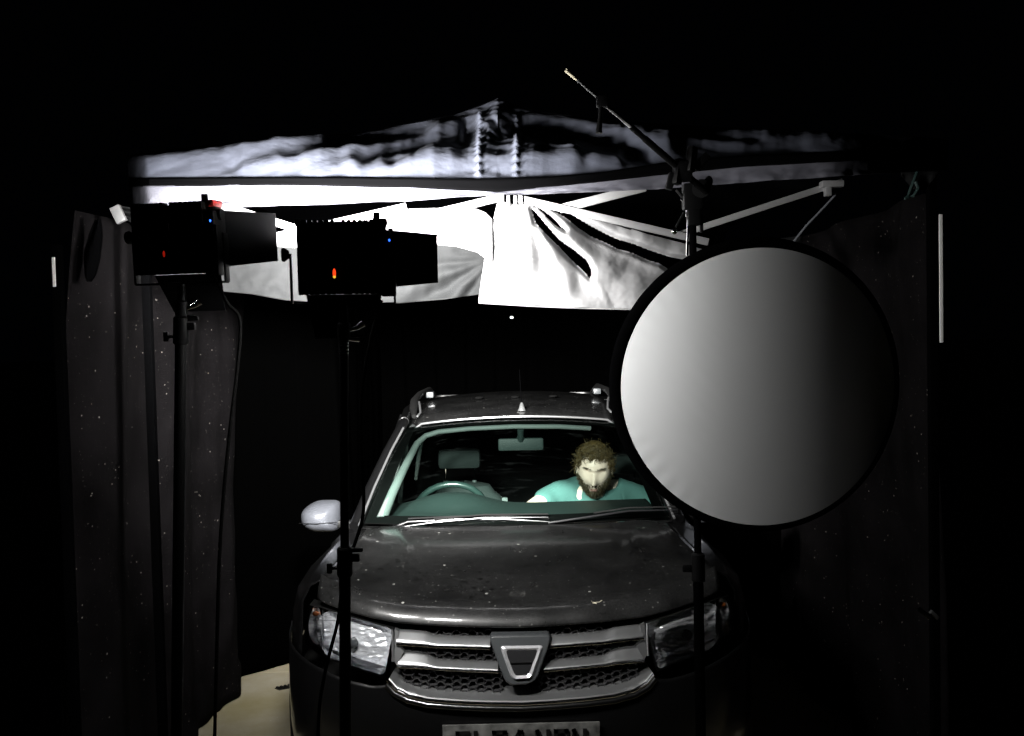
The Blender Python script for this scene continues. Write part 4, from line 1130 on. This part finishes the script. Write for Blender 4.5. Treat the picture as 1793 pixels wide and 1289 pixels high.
q = MB(); q.tube([rm + Vector((0, -.01, .02)), rm + Vector((0, -.05, .085))], [.014, .018], 10); q.ell(rm + Vector((0, -.01, .035)), (.02, .02, .02)); q.build("mirror_stem", M['dash'], rmo)
# light trim round the glass
tr = MB()
tp = [ws_pt(.050, .06, .022), ws_pt(.055, .30, .024), ws_pt(.068, .60, .026), ws_pt(.078, .82, .026), ws_pt(.105, .91, .026), ws_pt(.16, .945, .026), ws_pt(.3, .95, .026), ws_pt(.5, .95, .026), ws_pt(.7, .95, .026), ws_pt(.84, .945, .026)]
tr.tube(tp, [.026, .023, .019, .016, .014, .013, .012, .012, .012, .012], 10)
tr.tube([mir(p) + Vector((.052, .03, -.01)) for p in tp[:3]][::-1] + [], [.012, .013, .014], 10)
tr.build("pillar_trim", M['trim_light'], car)
q = MB(); q.tube([carp(713, 772, 1.95), carp(709, 800, 2.0), carp(703, 835, 2.05), carp(700, 882, 2.05)], [.008, .017, .015, .013], 10); q.build("pillar_trim", M['trim_light'], car)
q = MB(); q.tube([carp(742, 765, 2.6), carp(733, 800, 2.6), carp(728, 840, 2.6)], [.006, .013, .010], 8); q.build("pillar_trim", M['trim_light'], car)
q = MB(); q.tube([carp(700, 800, 1.75), carp(690, 850, 1.72), carp(684, 888, 1.7)], [.012, .014, .012], 8); q.build("pillar_trim", M['trim_light'], car)
q = MB(); p = carp(884, 880, 2.30); q.box(p, (.035, .03, .06), bev=.008); q.build("seat_tab", M['trim_light'], car)
hd = MB(); hd.grid(lambda u, v: Vector(((-1 + 2 * u) * .55, 1.80 + 1.8 * v, 1.462 - .03 * (2 * u - 1) ** 2)), 12, 8); hd.build("headlining", M['seat'], car)

# things lying on the bonnet
def on_bonnet(px, py):
    # march the view ray to the bonnet surface
    best = None
    for i in range(400):
        p = carp(px, py, .05 + i * .0028)
        s = p.x / .70
        if abs(s) > 1: continue
        z = None
        for k in range(12):
            b = bonnet((s + 1) / 2, .22 + .78 * k / 39)
            if b.y >= p.y: z = b.z; break
        if z and p.z <= z: return Vector((p.x + CX, p.y + CY, z + .003))
    return None
p = on_bonnet(1085, 928)
if p:
    q = MB(); q.ell((0, 0, 0), (.030, .020, .006)); q.ell((.022, .01, 0), (.016, .012, .005)); q.ell((-.026, .006, 0), (.012, .010, .004))
    q.v = [(v[0] + p.x, v[1] + p.y, v[2] + p.z + .003) for v in q.v]
    tag(q.build("bird_dropping", M['dropping'], None), "white splash of bird dropping at the bonnet's rear edge", "dropping")
p = on_bonnet(1044, 1066)
if p:
    q = MB(); q.tube([p + Vector((-.016, 0, .012)), p + Vector((-.010, .004, .004)), p + Vector((0, .0, .006)), p + Vector((.012, .01, .005)), p + Vector((.022, .014, .010))], [.001, .0025, .0022, .0018, .001], 6)
    q.tube([p + Vector((-.008, .004, .005)), p + Vector((.0, -.012, .006))], [.0025, .0015], 6)
    tag(q.build("twig", M['leaf'], None), "tiny pale twig lying on the front of the bonnet", "twig")

# ------------------------------------------------------------------ person in the passenger seat
HS = 1.16
PY = 1.90                                          # car-space depth of the head
hc = at(1041, 822, CY + PY)
per = empty("person", (hc.x, hc.y + .25, .55), "man in teal T-shirt leaning forward behind the windscreen, looking down", "person")
def skin_mesh(chains, radii, sub=2):
    """one surface grown along connected joints"""
    me = bpy.data.meshes.new("grow"); vs = []; es = []; rr = []; key = {}
    for ch, rad in zip(chains, radii):
        prev = None
        for p, r in zip(ch, rad):
            k = tuple(round(c, 4) for c in p)
            if k not in key: key[k] = len(vs); vs.append(p); rr.append(r)
            if prev is not None and prev != key[k]: es.append((prev, key[k]))
            prev = key[k]
    me.from_pydata([tuple(v) for v in vs], es, [])
    o = bpy.data.objects.new("grow", me); C.objects.link(o)
    o.modifiers.new("s", 'SKIN'); md = o.modifiers.new("ss", 'SUBSURF'); md.levels = sub; md.render_levels = sub
    for i, sv in enumerate(me.skin_vertices[0].data): sv.radius = (rr[i], rr[i]) if not isinstance(rr[i], tuple) else rr[i]; sv.use_root = (i == 0)
    dg = bpy.context.evaluated_depsgraph_get(); dg.update(); ev = o.evaluated_get(dg); m2 = ev.to_mesh()
    q = MB(); q.add([v.co.copy() for v in m2.vertices], [tuple(p.vertices) for p in m2.polygons]); ev.to_mesh_clear()
    bpy.data.objects.remove(o); bpy.data.meshes.remove(me); return q
def W(px, py, dy): return at(px, py, hc.y + dy) - Vector(per.location)
neck0 = W(1046, 868, .10); chest = W(1048, 905, .18); belly = W(1050, 1000, .33); pelvis = Vector((chest.x, .36, .12))
shL, shR = W(970, 868, .10), W(1122, 870, .13)
trL, trR = W(1006, 862, .12), W(1088, 863, .14)
elL, elR = W(914, 902, -.06), W(1175, 930, .02); wrL, wrR = W(950, 985, -.20), W(1120, 985, -.18)
headb = W(1043, 845, .03)
upper = chest.lerp(neck0, .55)
chains = [[pelvis, belly, chest, upper, neck0, headb], [upper, trL, shL, shL.lerp(elL, .5), elL, elL.lerp(wrL, .5), wrL], [upper, trR, shR, shR.lerp(elR, .5), elR, elR.lerp(wrR, .5), wrR]]
radii = [[.15, .15, .15, .12, .062, .060], [.12, .080, .062, .054, .047, .042, .030], [.12, .080, .062, .054, .047, .042, .030]]
kneeL, kneeR = Vector((pelvis.x - .14, -.05, .16)), Vector((pelvis.x + .14, -.05, .16)); ankL, ankR = Vector((pelvis.x - .14, -.28, -.22)), Vector((pelvis.x + .14, -.28, -.22))
chains += [[pelvis, pelvis.lerp(kneeL, .35) + Vector((-.04, 0, 0)), kneeL, ankL, ankL + Vector((0, -.18, -.03))], [pelvis, pelvis.lerp(kneeR, .35) + Vector((.04, 0, 0)), kneeR, ankR, ankR + Vector((0, -.18, -.03))]]
radii += [[.15, .095, .068, .045, .038]] * 2
body = skin_mesh(chains, radii)
for wr, el, s in ((wrL, elL, 1), (wrR, elR, -1)):            # hands: palm, four bent fingers, thumb
    d = (wr - el).normalized(); side_ = d.cross(Vector((0, 0, 1))).normalized(); dn = side_.cross(d)
    pc = wr + d * .055
    ch = [[wr, wr + d * .03, wr + d * .075]]; ra = [[.026, (.036, .020), (.040, .018)]]
    hq = skin_mesh(ch, ra); body.add(hq.v, hq.f)
    for k, L in enumerate((.072, .080, .076, .060)):
        b0 = wr + d * .085 + side_ * (k - 1.5) * .021
        c_ = [b0 - d * .02, b0, b0 + d * L * .45 - dn * .008, b0 + d * L * .75 - dn * .028, b0 + d * L * .88 - dn * .048]
        hq = skin_mesh([c_], [[.010, .0098, .009, .0082, .0065]]); body.add(hq.v, hq.f)
    b0 = wr + d * .03 + side_ * s * .028
    hq = skin_mesh([[b0 - side_ * s * .012, b0 + side_ * s * .022 + d * .02, b0 + side_ * s * .034 + d * .05 - dn * .012, b0 + side_ * s * .03 + d * .072 - dn * .02]], [[.013, .012, .010, .008]]); body.add(hq.v, hq.f)
# head
TILT = R(17); YAW = R(-6); RLL = R(3)
HM = Matrix.Translation(hc - Vector(per.location)) @ Matrix.Rotation(RLL, 4, 'Y') @ Matrix.Rotation(YAW, 4, 'Z') @ Matrix.Rotation(TILT, 4, 'X') @ Matrix.Scale(HS, 4)
def g2(x, z, cx_, cz_, sx, sz): return math.exp(-((x - cx_) / sx) ** 2 - ((z - cz_) / sz) ** 2)
def headp(th, ph):
    d = Vector((math.sin(ph) * math.sin(th), -math.sin(ph) * math.cos(th), math.cos(ph)))
    x, y, z = d.x * .076, d.y * .096, d.z * .118
    fr_ = max(0, -d.y)
    if z < -.01:
        k = min(1, (-z - .01) / .10); x *= 1 - .30 * k ** 1.4
        if y > 0: y *= 1 - .45 * k
        else: y *= 1 - .06 * k
    if y < 0: y += .010 * fr_ * (1 if z > .02 else .6)          # flatter face
    f = fr_ ** 1.0
    nz_ = sm(.026, -.030, z) * (1 - sm(-.030, -.046, z))
    y -= f * .030 * math.exp(-(x / (.010 + .006 * nz_)) ** 2) * nz_
    y += f * .019 * (g2(x, z, .032, .016, .017, .012) + g2(x, z, -.032, .016, .017, .012))
    y -= f * .006 * (g2(x, z, .030, .013, .012, .008) + g2(x, z, -.030, .013, .012, .008))
    y -= f * .012 * (g2(x, z, .026, .038, .024, .009) + g2(x, z, -.026, .038, .024, .009) + .6 * g2(x, z, 0, .036, .012, .010))
    y -= f * .006 * (g2(x, z, .044, -.020, .018, .018) + g2(x, z, -.044, -.020, .018, .018))
    y -= f * .008 * g2(x, z, 0, -.062, .024, .006) + f * .008 * g2(x, z, 0, -.075, .020, .006) - f * .004 * g2(x, z, 0, -.0685, .026, .0025)
    y -= f * .012 * g2(x, z, 0, -.103, .026, .016)
    return Vector((x, y, z))
hv = MB(); nth, nph = 96, 80
vs = [headp(2 * math.pi * i / nth, math.pi * j / nph) for j in range(nph + 1) for i in range(nth)]
fs = [(j * nth + i, j * nth + (i + 1) % nth, (j + 1) * nth + (i + 1) % nth, (j + 1) * nth + i) for j in range(nph) for i in range(nth)]
body.add(vs, fs, HM)
for s in (-1, 1):
    body.ell((s * .078, .012, .0), (.010, .020, .032), HM @ Matrix.Identity(4), 14, 10)
bo = body.build("body", M['skin'], per); 
md = bo.modifiers.new("join", 'REMESH'); md.mode = 'VOXEL'; md.voxel_size = .0040; md.use_smooth_shade = True
md = bo.modifiers.new('soft', 'SMOOTH'); md.factor = .5; md.iterations = 4
lp = MB()
for zz, hh in ((-.0635, .0042), (-.0730, .0050)):
    pp = headp(0, math.acos(zz / .118)); lp.ell(pp + Vector((0, .003, 0)), (.017, .0042, hh * .8), HM)
lpo = lp.build("lips", mat("lips", (.36, .17, .14), .6), per)
# shirt
slL, slR = shL.lerp(elL, .50), shR.lerp(elR, .72)
sh_q = skin_mesh([[belly, chest, upper, upper.lerp(neck0, .30)], [upper, trL, shL, shL.lerp(elL, .26), slL], [upper, trR, shR, shR.lerp(elR, .36), slR]],
                 [[.175, .175, .140, .095], [.140, .096, .074, .068, .064], [.140, .096, .076, .072, .070]])
so = sh_q.build("shirt", M['shirt'], per)
for v in so.data.vertices:
    n = noise.noise(Vector(v.co) * 9) * .012 + noise.noise(Vector(v.co) * 24) * .006; v.co += v.normal * n
tq = skin_mesh([[pelvis + Vector((0, 0, .10)), pelvis], [pelvis, pelvis.lerp(kneeL, .35) + Vector((-.04, 0, 0)), kneeL, ankL], [pelvis, pelvis.lerp(kneeR, .35) + Vector((.04, 0, 0)), kneeR, ankR]],
               [[.165, .168], [.168, .105, .08, .06], [.168, .105, .08, .06]]); tq.build("trousers", M['trousers'], per)
# hair: curly locks over the crown
hr = MB(); rnd.seed(11)
def lock(q, base, nrm, L, r0, curl, down):
    pts = []; p = Vector(base); d = Vector(nrm).normalized(); ax = Vector((rnd.uniform(-1, 1), rnd.uniform(-1, 1), rnd.uniform(-1, 1))).normalized(); n = 6
    for k in range(n + 1):
        pts.append(p.copy()); d = (d + down * (.16 + .05 * k) + ax.cross(d) * curl).normalized(); p = p + d * L / n
    q.tube([HM @ x for x in pts], [r0 * HS * (1 - .75 * (k / n) ** 2) for k in range(n + 1)], 4)
cnt = 0
while cnt < 4200:
    d = Vector((rnd.gauss(0, 1), rnd.gauss(0, 1), rnd.gauss(0, 1))).normalized()
    th = math.atan2(d.x, -d.y); ph = math.acos(d.z); p = headp(th, ph)
    lim = .084 if p.y < -.035 else (.030 if p.y < .0 else (.0 if p.y < .03 else -.05))
    if p.z < lim - .012 * rnd.random(): continue
    nrm = Vector((p.x / .076 ** 2, p.y / .096 ** 2, p.z / .118 ** 2)).normalized()
    front_ = p.y < -.03
    lock(hr, p - nrm * .002, nrm + Vector((rnd.uniform(-.3, .3), rnd.uniform(-.3, .3), rnd.uniform(0, .45))), rnd.uniform(.030, .058), rnd.uniform(.0008, .0017), rnd.uniform(.6, 1.5), Vector((.5 if p.x > .01 else -.6, -.45 if front_ else .1, -.25 if front_ else -.9)))
    cnt += 1
hr.ell((0, .026, .036), (.078, .084, .092), HM)
ho = hr.build("hair", M['hair'], per, auto=180)
bq = MB(); cnt = 0
while cnt < 1300:
    th = rnd.uniform(-1.75, 1.75); ph = rnd.uniform(1.6, 2.9); p = headp(th, ph)
    if p.z > -.040 + .028 * sm(.035, .06, abs(p.x)): continue
    if abs(p.x) < .023 and -.082 < p.z < -.057: continue
    nrm = Vector((p.x / .076 ** 2, p.y / .096 ** 2, p.z / .118 ** 2)).normalized()
    lock(bq, p - nrm * .001, nrm * .6 + Vector((rnd.uniform(-.2, .2), 0, -.9)), (rnd.uniform(.008, .013) if p.z > -.058 and abs(p.x) < .03 else rnd.uniform(.014, .026)), rnd.uniform(.0010, .0019), rnd.uniform(0, .3), Vector((0, 0, -.5))); cnt += 1
for s in (-1, 1):
    for k in range(40):
        x_ = s * rnd.uniform(.012, .05); zz = .040 - .10 * max(0, abs(x_) - .03) + rnd.uniform(-.003, .003)
        th = math.asin(max(-1, min(1, x_ / .076))); p = headp(th, math.acos(zz / .118))
        lock(bq, p, Vector((s * .9, -.2, .1)), .010, .0008, .05, Vector((0, 0, -.1)))
bq.build("beard", M['beard'], per, auto=180)

# ------------------------------------------------------------------ small things
q = MB(); c_ = at(490, 1207, 0) if False else None
def on_ground(px, py):
    a, b = at(px, py, 1.0), at(px, py, 2.0); d = b - a; t = -a.z / d.z; return a + d * t
p0, p1, p2, p3 = [on_ground(*p) for p in ((481, 1206), (516, 1199), (516, 1204), (489, 1209))]
q.add([p0 + Vector((0, 0, .004)), p1 + Vector((0, 0, .004)), p2 + Vector((0, 0, .004)), p3 + Vector((0, 0, .004)), p0 - Vector((0, 0, .01)), p1 - Vector((0, 0, .01)), p2 - Vector((0, 0, .01)), p3 - Vector((0, 0, .01))],
      [(0, 1, 2, 3), (0, 4, 5, 1), (1, 5, 6, 2), (2, 6, 7, 3), (3, 7, 4, 0)])
for k in range(5):
    a, b = p0.lerp(p1, (k + .5) / 5), p3.lerp(p2, (k + .5) / 5); q.bar(a + Vector((0, 0, .008)), b + Vector((0, 0, .008)), .012, .006)
tag(q.build("drain_grate", M['trimblack'], None), "narrow dark drain slot in the concrete beside the car", "drain")
# sandbag slumped on the foot of the left cloth
gb = on_ground(386, 1206); q = MB(); q.ell((gb.x, gb.y + .05, .055), (.10, .17, .062), None, 24, 14)
q.v = [(v[0] + .02 * noise.noise((v[0] * 9, v[1] * 9, v[2] * 9)), v[1], max(.002, v[2] + .02 * noise.noise((v[0] * 8, v[1] * 8, 4)))) for v in q.v]
tag(q.build("sandbag", M['backcloth'], None), "black sandbag slumped at the foot of the left cloth wall", "sandbag")
# clamp on the right cloth
kc = at(1625, 1073, 3.22)
cl = empty("spring_clamp", kc, "small silver clamp shining low on the right gazebo leg", "clamp")
q = MB(); q.bar(Vector((-.034, 0, .016)), Vector((.004, -.005, -.016)), .012, .016, bev=.002); q.build("jaw", M['chrome'], cl)
q = MB(); q.bar(Vector((.006, -.005, .006)), Vector((.034, 0, -.020)), .012, .014, bev=.002); q.build("handle", M['satin'], cl)
q = MB(); q.tube([Vector((.0, -.014, -.006)), Vector((.0, .014, -.006))], .008, 10); q.build("spring", M['chrome'], cl)
# green cord and pale cloth in the right front corner
q = MB(); pts = [at(*p) for p in ((1606, 302, 3.17), (1600, 318, 3.16), (1594, 333, 3.16), (1590, 345, 3.16), (1600, 343, 3.15), (1608, 330, 3.15), (1603, 318, 3.15))]
q.tube(pts, .006, 8); q.tube([at(1590, 345, 3.155), at(1584, 348, 3.15)], [.007, .004], 8)
tag(q.build("cord", M['green'], None), "short green cord knotted at the gazebo's right front corner", "cord")
q = MB(); q.grid(lambda u, v: at(interp([(0, 1578), (1, 1645)], u), interp([(0, 302), (1, 299)], u) + v * interp([(0, 6), (.3, 30), (.6, 34), (1, 2)], u), 3.22 + .02 * math.sin(u * 12) * v), 20, 8)
tag(q.build("corner_cloth", M['drape_g'], None, solid=.002), "small grey cloth scrap at the gazebo's right front corner", "cloth")
q = MB(); q.tube([at(1466, 338, 3.29), at(1440, 366, 3.3), at(1412, 395, 3.31), at(1386, 428, 3.32)], .004, 6)
tag(q.build("guy_cord", M['mirrorcap'], None), "thin grey cord slanting down from the right end of the frame", "cord")
q = MB(); q.grid(lambda u, v: at(1235 + 170 * u, interp([(0, 440), (.5, 424), (1, 412)], u) + v * 24, 3.34 + .01 * math.sin(u * 9 + v * 2)), 30, 6)
tag(q.build("folded_cloth", M['drape_g'], None, solid=.002), "narrow strip of grey cloth peeking above the round reflector", "cloth")
q = MB(); hk = at(896, 556, 4.6); q.ell(hk, (.010, .006, .007))  # small white dot with a thread above it
tag(q.build("white_dot", M['dropping'], None), "tiny white dot on a thread under the gazebo roof", "tag")
th_ = bpy.data.objects["white_dot"]; q = MB(); q.tube([hk + Vector((0, 0, .004)), Vector((hk.x - .01, hk.y, 2.95))], .0008, 5); q.build("thread", M['matt_black'], th_)
